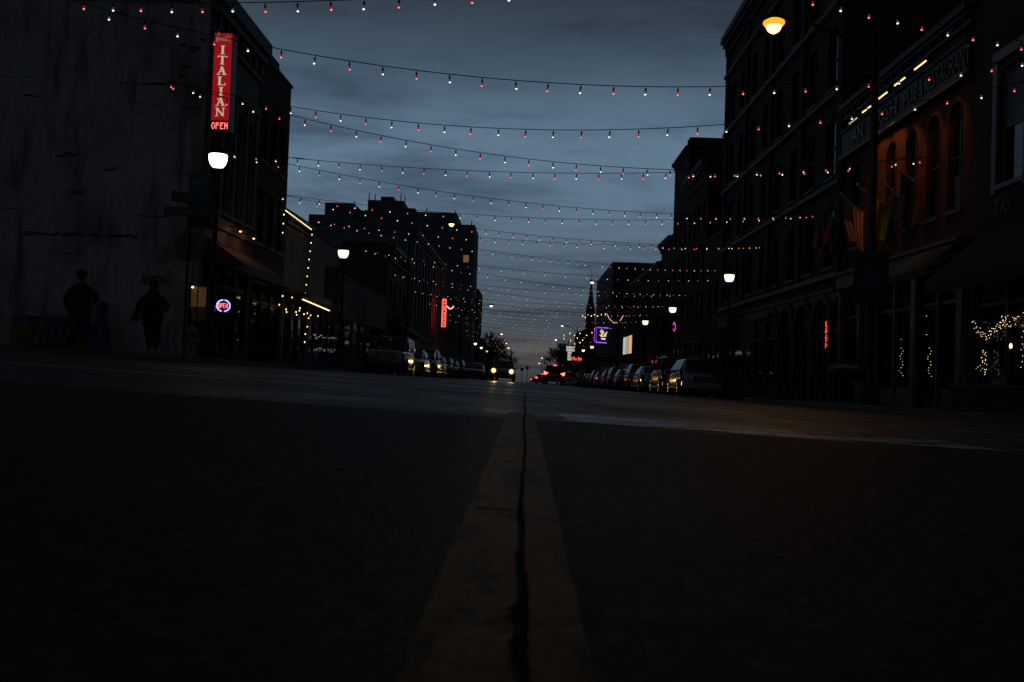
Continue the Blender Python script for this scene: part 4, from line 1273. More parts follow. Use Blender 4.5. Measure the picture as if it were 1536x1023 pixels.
r_ = N(t, 'ShaderNodeValToRGB'); ramp(r_, [(.2, (.05, .008, .006)), (.5, (.012, .006, .005))]); t.links.new(v_.outputs['Distance'], r_.inputs[0])
t.links.new(r_.outputs[0], b.inputs['Emission Color']); b.inputs['Emission Strength'].default_value = .25; b.inputs['Base Color'].default_value = (.05, .01, .01, 1)
m = MB(); m.add([f(.03, .01, .012), f(Wd2, .01, .012), f(Wd2, Hd2 * .42, .012), f(.03, Hd2 * .42, .012)], [(0, 1, 2, 3)]); part('pane', m, ms, wr, label='red patterned lower pane')
m = MB(); q = PY(289, 432, 27.9); m.lathe([(.02, 0), (.035, .02), (.02, .05)], tuple(q), 8); part('bulb', m, emit('warm_point', (4, 3, 1.4), 1.0), wr)

# awning with its lamps on the restaurant front
aw = thing('awning', 'sloping awning with two small lamps over the restaurant front', 'awning', (XL, 31, 3.2))
m = MB()
y0, y1 = 28.75, 33.3
m.add([(XL + .02, y0, 3.75), (XL + .02, y1, 3.75), (XL + 1.15, y1, 3.0), (XL + 1.15, y0, 3.0), (XL + 1.15, y0, 2.75), (XL + 1.15, y1, 2.75)], [(0, 1, 2, 3), (3, 2, 5, 4)])
m.add([(XL + .02, y0, 3.75), (XL + 1.15, y0, 3.0), (XL + .02, y0, 3.0)], [(0, 1, 2)])
part('canvas', m, mat('rust_canvas', (.10, .030, .014), .7), aw)
m = MB(); m.tube([(XL + .02, y0, 3.0), (XL + 1.13, y0, 2.98), (XL + 1.13, y1, 2.98), (XL + .02, y1, 3.0)], .02, 5); part('frame', m, BLACK, aw)
for i, (x, y) in enumerate(((340, 376), (356, 378))):
    q = PY(x, y, 30.2 + i * 1.5)
    q.x = XL + .55; q.z = 4.15 - i * .02
    m = MB(); m.tube([(XL, q.y, q.z + .15), (q.x, q.y, q.z + .12)], .015, 5); m.lathe([(.03, .14), (.09, .0)], tuple(q), 10); lo = part('lamp_shade', m, BLACK, aw)
    m = MB(); m.lathe([(.03, .01), (.035, -.01), (.012, -.035)], tuple(q), 10); part('bulb', m, emit('awning_bulb', (5.5, 2.6, 1.0), 1.0), lo)
    l_ = bpy.data.objects.new('awning_light', bpy.data.lights.new('awning_light', 'POINT')); l_.data.energy = 1.6; l_.data.color = (1, .42, .14); l_.data.shadow_soft_size = .04
    COL.objects.link(l_); l_.parent = aw; l_.location = Vector(q) + Vector((0, 0, -.1)) - Vector(aw.location)

# ---------------------------------------------------------------- bulb-lined shop
WARMB = emit('warm_bulb', (3.4, 2.5, 1.15), 1.0)
m = MB(); m.lathe([(.008, .035), (.03, .01), (.028, -.02), (.008, -.04)], n=7); WB_ME = proto_mesh('bulb', m, [WARMB])
m = MB(); m.lathe([(.006, .02), (.018, .0), (.006, -.02)], n=5); TINY = {}


def garland(name, label, cat, pts, bulbs, me, wire_r=.006, group=None):
    r = thing(name, label, cat, tuple(pts[0]), group=group)
    mw = MB(); mw.tube(pts, wire_r, 4); part('wire', mw, SOCK, r)
    for q in bulbs:
        o = bpy.data.objects.new('bulb', me); COL.objects.link(o); o.parent = r; o.location = Vector(q) - Vector(pts[0])
    return r


def pathpts(ps, n):
    ps = [Vector(p) for p in ps]
    d = [0]
    for i in range(len(ps) - 1): d.append(d[-1] + (ps[i + 1] - ps[i]).length)
    out = []
    for k in range(n):
        s = d[-1] * k / (n - 1)
        i = max(j for j in range(len(d)) if d[j] <= s + 1e-9); i = min(i, len(ps) - 2)
        out.append(ps[i].lerp(ps[i + 1], (s - d[i]) / max(1e-9, d[i + 1] - d[i])))
    return out


XF = XL + .33
m = MB(); m.lathe([(.006, .022), (.019, .006), (.018, -.012), (.006, -.026)], n=7); WS_ME = proto_mesh('bulb', m, [WARMB])
roof = [PX(429, 316, XF), PX(467, 344, XF)]
garland('bulb_garland', 'row of warm bulbs along the roof edge of the low shop', 'fairy lights', roof, pathpts(roof, 19), WS_ME)
col = [PX(468, 352, XF), PX(458, 440, XF)]
garland('bulb_garland', 'vertical row of warm bulbs down the far corner of the low shop', 'fairy lights', col, pathpts(col, 8), WS_ME)
col2 = [PX(426, 322, XF), PX(424, 349, XF)]
garland('bulb_garland', 'short vertical row of three warm bulbs below the roof corner of the low shop', 'fairy lights', col2, pathpts(col2, 3), WS_ME)
XG_ = XL + 1.1
pl_ = [(424, 444), (438, 446), (419, 457), (429, 464), (430, 468), (444, 468), (445, 472), (449, 466), (450, 462), (456, 471), (461, 470), (463, 477), (466, 473), (477, 474), (461, 490), (458, 501), (457, 513)]
q = [PX(x, y, XG_ + .02 * (i % 3)) for i, (x, y) in enumerate(pl_)]
garland('bulb_garland', 'scattered warm bulbs draped under the canopy of the low shop', 'fairy lights', q, q, WS_ME)
a, b_ = PX(454, 449, XG_), PX(494, 466, XG_)
tb = thing('light_tube', 'glowing warm tube along the canopy edge of the low shop', 'tube light', tuple(a))
m = MB(); m.tube([a, b_], .022, 6); part('tube', m, emit('warm_tube', (2.2, 1.5, .65), 1.0), tb)
m = MB(); m.tube([a + Vector((-.02, 0, .05)), b_ + Vector((-.02, 0, .05))], .03, 6); part('channel', m, BLACK, tb)
cn = thing('canopy', 'flat dark canopy above the door of the low shop', 'canopy', (XL, 44, 2.2))
m = MB(); m.box((XL + .01, a.y - 2.5, a.z + .08), (XG_ + .05, b_.y, a.z + .25)); part('deck', m, TRIMDARK, cn)
for yy in (a.y - 2.4, b_.y - .1):
    m = MB(); m.tube([(XG_ - .03, yy, SW(XG_, yy)), (XG_ - .03, yy, a.z + .08)], .04, 8); part('post', m, TRIMDARK, cn)
m = MB(); m.lathe([(.004, .012), (.013, .0), (.004, -.012)], n=5); COOL_ME = proto_mesh('bulb', m, [emit('cool_bulb', (.8, .9, 1.3), 1.0, sample=False)])
random.seed(4)
for row, (y0, lab) in enumerate(((502, 'upper row of tiny cool fairy lights in the dark shop window'), (522, 'lower row of tiny cool fairy lights in the dark shop window'))):
    q = []
    x = 471
    while x < 507:
        q.append(PX(x, y0 + (x - 471) * .1 + random.uniform(-1, 4), XL + .4)); x += random.uniform(.8, 3.4)
    garland('fairy_lights', lab, 'fairy lights', q, q, COOL_ME, .003)

# ---------------------------------------------------------------- street name signs, octagon sign, hydrant, small sign posts
q = PX(281, 400, -7.75)
sp = thing('street_sign_post', 'post with green street name blades and the back of a red octagon sign', 'sign post', (q.x, q.y, SW(q.x, q.y)))
topz = PY(281, 288, q.y).z
m = MB(); m.tube([(q.x, q.y, SW(q.x, q.y)), (q.x, q.y, topz)], .032, 8); part('post', m, GALV if False else POLE, sp)
a = PY(247, 310, q.y - .04); b_ = PY(325, 328, q.y - .04)
f = frame((a.x, q.y - .04, b_.z + .02), (1, 0, 0), (0, -1, 0)); W3, H3 = b_.x - a.x, a.z - b_.z - .02
m = MB(); bx(m, f, 0, W3, 0, H3, -.003, .003); bl = part('name_blade', m, GREENSIGN, sp)
m = MB(); text_mb(m, 'McDaniel', f, H3 * .95, W3 * .28, H3 * .47, .006, .002, sx=.78); text_mb(m, '300 E', f, H3 * .5, W3 * .82, H3 * .42, .006, .002, sx=.9); part('lettering', m, SIGNDIM, bl)
f = frame((PY(268, 300, q.y).x, q.y - .45, PY(268, 306, q.y).z), (.6, .8, 0), (.8, -.6, 0))
m = MB(); bx(m, f, 0, .58, 0, .24, -.003, .003); bl = part('name_blade', m, GREENSIGN, sp)
m = MB(); text_mb(m, 'South', f, .2, .28, .12, .006, .002, sx=.9); part('lettering', m, SIGNDIM, bl)
oc = PY(284, 369, q.y + .03)
R8_ = 25.5 / F * q.y
f = frame((oc.x, q.y + .05, oc.z), (1, 0, 0), (0, 1, 0))
m = MB(); m.slab([(R8_ * math.cos(PI / 8 + k * PI / 4), R8_ * math.sin(PI / 8 + k * PI / 4)) for k in range(8)], f, 0, .006)
part('octagon_sign', m, mat('sign_back_brown', (.17, .05, .018), .6), sp, label='octagonal sign seen edge lit and brown')
q = PX(286, 536, -7.7)
hy = thing('fire_hydrant', 'yellow fire hydrant on the corner beside the sign post', 'fire hydrant', (q.x, q.y, SW(q.x, q.y)))
HYD = mat('hydrant_yellow', (.26, .155, .022), .5)
m = MB(); m.lathe([(.17, 0), (.17, .04), (.12, .06), (.115, .42), (.15, .44), (.15, .49), (.12, .5)], n=14); part('barrel', m, HYD, hy, local=True, smooth=False)
m = MB(); m.lathe([(.135, .505), (.12, .6), (.07, .68), (.03, .7), (.03, .76)], n=14); part('bonnet', m, HYD, hy, local=True, smooth=True)
for s in (-1, 1):
    m = MB(); m.lathe([(.06, s * .1), (.06, s * .17), (.075, s * .17), (.075, s * .21), (.02, s * .22)], (0, 0, .36), 10, axis='X'); part('side_outlet', m, HYD, hy, local=True)
m = MB(); m.lathe([(.07, -.1), (.07, -.18), (.09, -.18), (.09, -.23), (.02, -.24)], (0, 0, .3), 10, axis='Y'); part('front_outlet', m, HYD, hy, local=True)


def sign_post(label, px_, ytop, ybot, X_, plates, name='sign_post', postm=GALV, r=.025):
    q = PX(px_, ybot, X_); gz = SW(X_, q.y) if (X_ < XKL or X_ > XKR) else G(X_, q.y)
    r_ = thing(name, label, 'sign', (q.x, q.y, gz))
    t_ = PY(px_, ytop, q.y)
    m = MB(); m.tube([(q.x, q.y, gz), (q.x, q.y, t_.z)], r, 6); part('post', m, postm, r_)
    for (x0, y0, x1, y1, m_, txt) in plates:
        A_ = PY(x0, y0, q.y - .04); B_ = PY(x1, y1, q.y - .04)
        f = frame((A_.x, q.y - .04, B_.z), (1, 0, 0), (0, -1, 0)); W_, H_ = B_.x - A_.x, A_.z - B_.z
        m = MB(); bx(m, f, 0, W_, 0, H_, -.003, .003); po = part('sign_plate', m, m_, r_)
        if txt:
            m = MB(); n_ = len(txt)
            for i, (s_, sz_, mm_) in enumerate(txt):
                text_mb(m, s_, f, H_ * sz_, W_ / 2, H_ * (1 - (i + .5) / n_), .006, .002, sx=.8)
            part('lettering', m, txt[0][2], po)
    return r_


DKT = mat('dark_lettering', (.01, .01, .012), .6)
REDT = mat('red_lettering', (.12, .01, .01), .6)
sign_post('post with two small white parking signs in front of the brick arcade', 1117, 476, 597, 8.55,
          [(1111, 478, 1129, 505, SIGNDIM, [('2', .3, REDT), ('HOUR', .2, REDT), ('PARKING', .15, REDT)]), (1111, 507, 1124, 527, SIGNDIM, [('TOW', .25, REDT), ('ZONE', .22, REDT)])])
sign_post('post with pale square P sign in front of the pale ribbed block', 590, 440, 556, -7.9,
          [(582, 450, 599, 472, SIGNDIM, [('P', .9, DKT)]), (581, 474, 597, 492, mat('dim_plate', (.06, .06, .06), .6), None)])
sign_post('thin post with a tall magenta banner sign left of the boxy parked car', 503, 443, 552, -7.6, [(498, 446, 511, 486, mat('magenta_cloth', (.060, .012, .030), .7), None)])
sign_post('bare thin post by the low shop', 448, 470, 556, -7.9, [])
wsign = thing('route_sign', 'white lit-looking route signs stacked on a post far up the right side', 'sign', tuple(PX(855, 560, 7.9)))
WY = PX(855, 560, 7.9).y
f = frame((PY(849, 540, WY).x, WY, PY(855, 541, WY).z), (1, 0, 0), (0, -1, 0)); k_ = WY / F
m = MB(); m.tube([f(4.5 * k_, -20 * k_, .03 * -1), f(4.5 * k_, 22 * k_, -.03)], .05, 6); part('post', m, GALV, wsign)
BRW = emit('internally_lit_sign', (.42, .42, .39), 1.0, base=(.6, .6, .6))  # emission added to reflective plates so they read bright white
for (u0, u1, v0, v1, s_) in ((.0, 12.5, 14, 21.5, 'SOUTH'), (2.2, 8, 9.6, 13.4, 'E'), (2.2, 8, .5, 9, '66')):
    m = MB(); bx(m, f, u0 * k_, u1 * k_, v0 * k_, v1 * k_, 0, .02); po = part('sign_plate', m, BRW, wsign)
    m = MB(); text_mb(m, s_, f, (v1 - v0) * k_ * .55, (u0 + u1) / 2 * k_, (v0 + v1) / 2 * k_, .03, .01, sx=.8); part('lettering', m, DKT, po)
for (x, y, lab, mt) in ((783, 554, 'small round dark sign at the far end of the street', DKT), (791, 552, 'small round red sign at the far end of the street', mat('far_red', (.08, .02, .02), .6))):
    p = PY(x, y, 200); s_ = thing('round_sign', lab, 'sign', (p.x, 200, G(p.x, 200)))
    m = MB(); m.tube([(p.x, 200, G(p.x, 200)), tuple(p)], .06, 6); part('post', m, POLE, s_)
    m = MB(); m.lathe([(.35, -.08), (.35, -.05)], (p.x, 200, p.z), 14, axis='Y'); part('disc', m, mt, s_)

# ---------------------------------------------------------------- pub sign band, its lamps, flags
ps = thing('sign_band', 'long dark sign band with gilt lettering along the top of the pub front', 'shop sign', (XR, 30.9, 8.2))
f = frame((XR - .16, 36.9, 0), (0, -1, 0), (-1, 0, 0))
m = MB(); bx(m, f, .05, 10.55, 8.52, 9.36, -.12, .0); bx(m, f, .0, 10.58, 8.43, 8.518, -.13, .08); bx(m, f, .0, 10.58, 9.362, 9.44, -.13, .06)
part('sign_board', m, mat('sign_green_black', (.010, .013, .012), .6), ps)
m = MB(); bx(m, f, .0, 10.58, 8.39, 8.427, -.1, .09); part('gilt_moulding', m, mat('gilt', (.16, .10, .04), .45, .4), ps)
for wd_, xa, xb in (('AN', 1281, 1297), ('IRISH', 1314, 1347), ('PUB', 1357, 1378), ('&', 1380, 1386), ('RESTAURANT', 1389, 1456)):
    ua, ub = 36.9 - PX(xa, 150, XR - .16).y, 36.9 - PX(xb, 150, XR - .16).y
    m = MB(); text_mb(m, wd_, f, .74, 0, 0, .03, .03, sx=1.0)
    us_ = [36.9 - p_[1] for p_ in m.v]; u0_, u1_ = min(us_), max(us_)
    m.v = [(p_[0], 36.9 - (ua + (36.9 - p_[1] - u0_) / (u1_ - u0_) * (ub - ua)), p_[2] + 8.93) for p_ in m.v]
    part('lettering', m, mat('gilt_letters', (.035, .022, .009), .4, .4), ps)
GOLDBAR = emit('sign_lamp_tube', (2.6, 1.5, .55), 1.0)
for i, (x, y) in enumerate(((1281, 181.5), (1301.5, 164), (1325, 144), (1351, 122.7), (1382, 98))):
    p = PX(x, y, XR - 1.0)
    lp = thing('sign_lamp', ['farthest of the five slim lamps above the pub sign', 'second farthest slim lamp above the pub sign', 'middle one of the five slim lamps above the pub sign', 'second nearest slim lamp above the pub sign', 'nearest of the five slim lamps above the pub sign'][i], 'sign lamp', tuple(p), group='slim lamps above the pub sign')
    m = MB(); m.tube([p + Vector((.0, 0, .06)), p + Vector((.6, 0, .22)), (XR - .02, p.y, p.z + .05)], .014, 5); part('arm', m, BLACK, lp)
    m = MB(); m.box((p.x - .06, p.y - .43, p.z + .02), (p.x + .07, p.y + .43, p.z + .07)); part('housing', m, BLACK, lp)
    m = MB(); m.tube([(p.x - .03, p.y - .4, p.z), (p.x - .03, p.y + .4, p.z)], .017, 6); part('tube', m, GOLDBAR if i else emit('sign_lamp_tube_dim', (.7, .45, .2), 1.0), lp)
    l_ = bpy.data.objects.new('sign_light', bpy.data.lights.new('sign_light', 'SPOT')); COL.objects.link(l_); l_.parent = lp
    l_.data.energy = (55, 62, 52, 42, 34)[i]; l_.data.color = (1, .38, .07); l_.data.spot_size = R_((100, 92, 62, 62, 62)[i]); l_.data.spot_blend = .7; l_.data.shadow_soft_size = .05
    l_.location = (.12, 0, -.03)
    l_.rotation_euler = Vector((.55, 0, -1.6)).to_track_quat('-Z', 'Y').to_euler()


def flag(label, base, tip, drop, colors, canton=None, fold=.10, text=None, end=(0, 1), nu=14, nv=18, sway=(0, 0), finial=SIGNWHITE):
    base, tip = Vector(base), Vector(tip)
    r = thing('flag', label, 'flag', tuple(base), group='flags on slanting poles along the pub front')
    m = MB(); m.tube([base, tip], .014, 6); m.lathe([(.01, 0), (.035, .03), (.03, .07), (.008, .1)], tuple(tip), 8)
    part('pole', m, finial, r)
    e0, e1 = end
    m = MB(); nstr = len(colors); nu = max(nu, nstr * 2); nu = (nu // nstr) * nstr
    vs = []
    for j in range(nv + 1):
        for i in range(nu + 1):
            u, v = i / nu, j / nv
            p = tip.lerp(base, e0 + (e1 - e0) * u)
            squeeze = 1 - .22 * v
            c = tip.lerp(base, e0 + (e1 - e0) * .5)
            q = c + (p - c) * squeeze
            q = q + Vector((sway[0] * v * v + .02 * math.sin(u * 9 + v * 4), fold * (.3 + v) * math.sin(u * 11 + v * 2.5), -drop * v * (1 - .08 * math.sin(u * 6)) - .006 + (c.z - p.z) * 0))
            vs.append(tuple(q))
    o = len(m.v); m.v += vs
    for j in range(nv):
        for i in range(nu):
            k = min(nstr - 1, i * nstr // nu)
            if canton and i < nu * canton[1] and j < nv * canton[2]: k = nstr
            a = j * (nu + 1) + i
            m.f.append((o + a, o + a + 1, o + a + nu + 2, o + a + nu + 1)); m.m.append(k)
    mats = [mat('cloth_' + c[0], [min(.45, q_ * 3.6) for q_ in c[1]], .9) for c in colors] + ([mat('cloth_' + canton[0][0], [q_ * 2.5 for q_ in canton[0][1]], .9)] if canton else [])
    co = part('cloth', m, mats, r, smooth=True)
    if canton:
        s = MB()
        for j in range(5):
            for i in range(4):
                a = int((j + .6) / 5 * nv * canton[2]) * (nu + 1) + int((i + .5) / 4 * nu * canton[1])
                p = Vector(vs[a]); s.cbox((p.x, p.y - .012, p.z), (.022, .004, .022))
        part('stars', s, SIGNDIM, co)
    if text:
        s = MB()
        for (u, v) in text:
            a = int(v * nv) * (nu + 1) + int(u * nu); p = Vector(vs[a]); s.cbox((p.x, p.y - .02, p.z), (.03, .004, .05))
        part('print', s, SIGNDIM, co)
    return r


def fp(x, y, Yb): return PY(x, y, Yb)


RD, OR, YL, GR, BL, VI = ('red', (.13, .014, .010)), ('orange', (.15, .045, .010)), ('yellow', (.15, .085, .010)), ('green', (.02, .06, .015)), ('blue', (.012, .02, .06)), ('violet', (.03, .012, .05))
flag('striped rainbow flag hanging nearest to the tall brown block', PX(1262, 338, XR - .02), fp(1238, 314, PX(1262, 338, XR - .02).y), 1.15, [RD, OR, YL, GR, BL, VI], end=(.10, .95), sway=(-.12, 0))
flag('american flag with hanging red and white stripes between two rainbow flags', PX(1297, 321, XR - .02), fp(1261, 292, PX(1297, 321, XR - .02).y), 1.55, [('red', RD[1]), ('offwhite', (.14, .11, .09))] * 6 + [('red', RD[1])], canton=(('navy', (.012, .016, .035)), .52, .45), end=(.04, .98), sway=(.25, 0))
flag('rainbow flag with a wide yellow stripe just right of the tall lamp pole', PX(1338, 313, XR - .02), fp(1286, 279, PX(1338, 313, XR - .02).y), 1.15, [RD, OR, YL, YL, GR, VI], end=(.35, .98))
flag('black flag with white print on the pub front', PX(1352, 300, XR - .02), fp(1322, 268, PX(1352, 300, XR - .02).y), 1.05, [('black', (.012, .012, .013))], end=(.3, .98), text=[(.2 + .12 * i, .15 + .11 * j) for i in range(6) for j in range(7) if (i * j + i) % 3 != 1])
flag('dark blue flag bunched at the end of its pole on the pub front', PX(1375, 275, XR - .02), fp(1338, 246, PX(1375, 275, XR - .02).y), 1.5, [('deep_blue', (.003, .004, .012)), ('deeper_blue', (.002, .003, .007)), ('olive', (.006, .005, .002))], end=(.35, 1), sway=(-.1, 0), fold=.14)
flag('small pink and red flag, the lowest and farthest along the pub front', PX(1240, 352, XR - .02), fp(1217, 325, PX(1240, 352, XR - .02).y), 1.0, [('pink', (.09, .03, .035)), ('red', RD[1])], end=(.2, .95))

# brown trail sign on the tall lamp pole
q = PX(1307, 415, 8.9)
ts = thing('trail_sign', 'brown trail crossing sign with a pale rounded emblem on the tall lamp pole', 'sign', (q.x, q.y - .2, PY(1307, 455, q.y).z))
a, b_ = PY(1281, 376, q.y - .2), PY(1332, 455, q.y - .2)
f = frame((a.x, q.y - .2, b_.z), (1, 0, 0), (0, -1, 0)); W_, H_ = b_.x - a.x, a.z - b_.z
m = MB(); bx(m, f, 0, W_, H_ * .29, H_, -.004, .004); bx(m, f, 0, W_, 0, H_ * .27, -.004, .004); po = part('sign_plate', m, BROWN, ts)
m = MB()
for (u0, u1, v0, v1) in ((.0, W_, H_ - .02, H_), (0, W_, H_ * .29, H_ * .29 + .02), (0, W_, 0, .02), (0, W_, H_ * .27 - .02, H_ * .27)): bx(m, f, u0 + .01, u1 - .01, v0, v1, .005, .007)
text_mb(m, 'Trail of', f, H_ * .15, W_ / 2, H_ * .90, .006, .002, sx=.95); text_mb(m, 'Tears', f, H_ * .15, W_ / 2, H_ * .77, .006, .002, sx=.95); text_mb(m, 'Crossing', f, H_ * .16, W_ / 2, H_ * .14, .006, .002, sx=.85)
part('lettering', m, mat('brown_sign_text', (.06, .055, .05), .6), po)
m = MB(); m.slab([(W_ / 2 + x * W_ * .26, H_ * .35 + y * H_ * .33) for x, y in ((-1, 0), (-.5, -.08), (0, -.1), (.5, -.08), (1, 0), (.98, .45), (.7, .8), (.35, .97), (0, 1.02), (-.35, .97), (-.7, .8), (-.98, .45))], f, .005, .008)
em = part('emblem', m, mat('emblem_pale', (.075, .08, .10), .6), po)
m = MB(); bx(m, f, W_ * .46, W_ * .54, H_ * .42, H_ * .62, .009, .011); part('figure', m, BROWN, em)
m = MB(); bx(m, f, W_ * .3, W_ * .7, H_ * .9, H_ * .94, -.1, -.004); bx(m, f, W_ * .3, W_ * .7, H_ * .1, H_ * .14, -.1, -.004); part('bracket', m, POLE, ts)

# red vertical neon in the arcade, poster, planter, litter bin
def neon_bar(label, x0, x1, y0, y1, X_, c, dots=7, name='neon_sign', arc=None, glow=None):
    T_ = PX((x0 + x1) / 2, y0, X_); D_ = PY((x0 + x1) / 2, y1, T_.y); w_ = (x1 - x0) / F * T_.y
    r = thing(name, label, 'neon sign', (X_, T_.y, D_.z))
    f = frame((T_.x - w_ / 2, T_.y, D_.z), (1, 0, 0), (0, -1, 0)); h_ = T_.z - D_.z
    m = MB(); bx(m, f, -.02, w_ + .02, -.02, h_ + .02, -.16, -.05); part('cabinet', m, BLACK, r)
    rr = max(.02, w_ * .11)
    m = MB()
    for u in (0, w_): m.tube([f(u, 0), f(u, h_)], rr, 6)
    m.tube([f(0, h_), f(w_, h_)], rr, 6); m.tube([f(0, 0), f(w_, 0)], rr, 6)
    part('outer_tube', m, c, r)
    m = MB()
    for i in range(dots):
        v = h_ * (i + .7) / (dots + .4); q_ = h_ / (dots + .4) * .3
        m.tube([f(w_ * .3, v - q_), f(w_ * .3, v + q_), f(w_ * .7, v + q_), f(w_ * .7, v - q_ * (i % 2))], rr * .9, 5)
    part('glyph_tube', m, c, r)
    if arc:
        m = MB(); m.tube([PY(x, y, T_.y) for x, y in arc], .06, 6); part('swag_tube', m, emit('swag_pale', (1.6, .9, .7), 1.0), r)
    return r, T_


RN1 = emit('neon_red_near', (2.6, .16, .14), 1.0)
RN2 = emit('neon_red_far', (2.4, .26, .18), 1.0)
T_ = PX(1240.3, 481, XR - .3); D_ = PY(1240.3, 523, T_.y)
r_ = thing('neon_sign', 'narrow red upright neon sign in the ground floor arcade beside the pub', 'neon sign', tuple(D_)); h_ = (T_.z - D_.z) / 4.3
Q = {'O': [[(0, 0), (0, 1), (1, 1), (1, 0), (0, 0)]], 'P': [[(0, 0), (0, 1), (1, 1), (1, .5), (0, .5)]], 'E': [[(1, 0), (0, 0), (0, 1), (1, 1)], [(0, .5), (.9, .5)]], 'N': [[(0, 0), (0, 1), (1, 0), (1, 1)]]}
f = frame(D_, (1, 0, 0), (0, -1, 0))
for i, chh in enumerate('OPEN'):
    m = MB()
    for s_ in Q[chh]: m.tube([f(-.055 + .11 * u, h_ * (3.35 - i * 1.08) + h_ * .8 * v) for u, v in s_], .011, 5)
    part('letter_tube', m, RN1, r_)
m = MB(); bx(m, f, -.1, .1, -.05, h_ * 4.3, -.12, -.03); part('backing', m, BLACK, r_)
r_, T_ = neon_bar('upright red neon sign with a pale curved swag, far down the left side', 664, 669.5, 449, 490, XL + 1.2, RN2, 11, arc=[(670.5, 459), (673, 462), (676, 463.5), (679, 461.5), (680.5, 459)])
l_ = bpy.data.objects.new('neon_light', bpy.data.lights.new('neon_light', 'AREA')); COL.objects.link(l_); l_.parent = r_; l_.data.shape = 'RECTANGLE'; l_.data.size = .3; l_.data.size_y = 2.6; l_.data.energy = 16; l_.data.color = (1, .03, .03)
l_.location = (-.4, 0, 1.4); l_.rotation_euler = Vector((-1, .5, 0)).to_track_quat('-Z', 'Y').to_euler()
# purple square sign
a = PY(892, 491, 125); b_ = PY(912, 514, 125)
pu = thing('neon_sign', 'square purple outlined sign with white script high on the right side', 'neon sign', ((a.x + b_.x) / 2, 125, b_.z))
f = frame((a.x, 125, b_.z), (1, 0, 0), (0, -1, 0)); W_, H_ = b_.x - a.x, a.z - b_.z
m = MB(); bx(m, f, .1, W_, 0, H_, -.5, -.03); part('cabinet', m, BLACK, pu)
PUR = emit('neon_purple', (.40, .13, 1.25), 1.0); PUR2 = emit('neon_violet', (.26, .03, .5), 1.0)
m = MB(); m.tube([f(W_, H_ - .03), f(.22, H_)], .07, 6); m.tube([f(.22, .0), f(W_ * .92, -.03)], .07, 6); part('outer_tube', m, PUR, pu)
m = MB(); m.tube([f(.22, H_), f(.02, H_ - .12), f(.0, .25), f(.2, 0)], .09, 6); m.tube([f(.24, H_ * .93), f(.24, .07)], .05, 6); part('side_tube', m, PUR2, pu)
m = MB(); sw_ = [(.38, .52), (.48, .45), (.55, .62), (.42, .74), (.5, .86), (.6, .78), (.55, .5), (.66, .72), (.72, .5), (.8, .62), (.78, .45), (.9, .72)]
m.tube([f(W_ * u, H_ * v, .02) for u, v in sw_], .075, 6); m.tube([f(W_ * .45, H_ * .42, .02), f(W_ * .85, H_ * .44, .02)], .08, 6); m.tube([f(W_ * .5, H_ * .26, .02), f(W_ * .8, H_ * .23, .02)], .11, 6)
part('script_tube', m, emit('neon_cream', (.85, .75, .55), 1.0), pu)
m = MB(); m.tube([(XR, 125.2, b_.z + H_ * .8), (b_.x, 125.2, b_.z + H_ * .8)], .05, 6); m.tube([(XR, 125.2, b_.z + H_ * .2), (b_.x, 125.2, b_.z + H_ * .2)], .05, 6); part('bracket', m, BLACK, pu)
# swag of bulbs beside it
PK = emit('pink_tube', (.75, .42, .36), 1.0)
p_ = [PY(x, y, 118) for x, y in ((910, 470), (914, 478), (920, 484), (926, 484), (931, 480), (935, 473))]
sgw = thing('rope_light', 'drooping pink rope light over the purple sign', 'rope light', tuple(p_[0])); m = MB(); m.tube(p_, .05, 6); part('tube', m, PK, sgw)
m = MB(); m.lathe([(.01, .1), (.06, .0), (.01, -.1)], n=5); AM_ME = proto_mesh('bulb', m, [emit('amber_bulb', (2.6, 1.7, .8), 1.0, sample=False)])
for pts_, lab in ((((874, 474), (878, 476), (882, 472), (887, 474), (892, 472), (896, 474), (902, 472), (908, 471)), 'short garland of amber bulbs above the end of the street'),
                  (((846, 503), (855, 500), (862, 503), (870, 500), (880, 503), (888, 499), (846, 508), (856, 511), (866, 507), (874, 510), (862, 516), (870, 514)), 'cluster of amber bulbs wound in the bare tree')):
    q = [PY(x, y, 140) for x, y in pts_]; garland('bulb_garland', lab, 'fairy lights', q, q, AM_ME, .02)
# small red words far away
a = PY(860, 541, 128); f = frame(a, (1, 0, 0), (0, -1, 0)); rs = thing('neon_sign', 'tiny red lit words beside the route signs', 'neon sign', tuple(a))
m = MB(); text_mb(m, 'Pho Bar', f, .62, .5, .25, 0, .05, sx=.62); part('lettering', m, emit('red_words', (2.2, .2, .14), 1.0), rs)
m = MB(); m.box((a.x - .05, 128.1, a.z - .1), (XR - .0, 128.2, a.z + .6)); part('backing', m, BLACK, rs)
# magenta lantern below a globe lamp
p = PX(1011, 490, XR - 1.4); mg = thing('neon_sign', 'small magenta neon shape under the globe lamp', 'neon sign', tuple(p))
m = MB(); m.tube([p + Vector((0, 0, .3)), p + Vector((.09, 0, .12)), p + Vector((.11, 0, -.15)), p + Vector((0, 0, -.3)), p + Vector((-.09, 0, -.1)), p + Vector((-.07, 0, .12)), p + Vector((0, 0, .3))], .04, 6); part('tube', m, emit('neon_magenta', (.75, .08, .42), 1.0), mg)
m = MB(); m.tube([p + Vector((0, .05, .3)), p + Vector((0, .05, .5)), (XR, p.y, p.z + .5)], .02, 5); part('bracket', m, BLACK, mg)

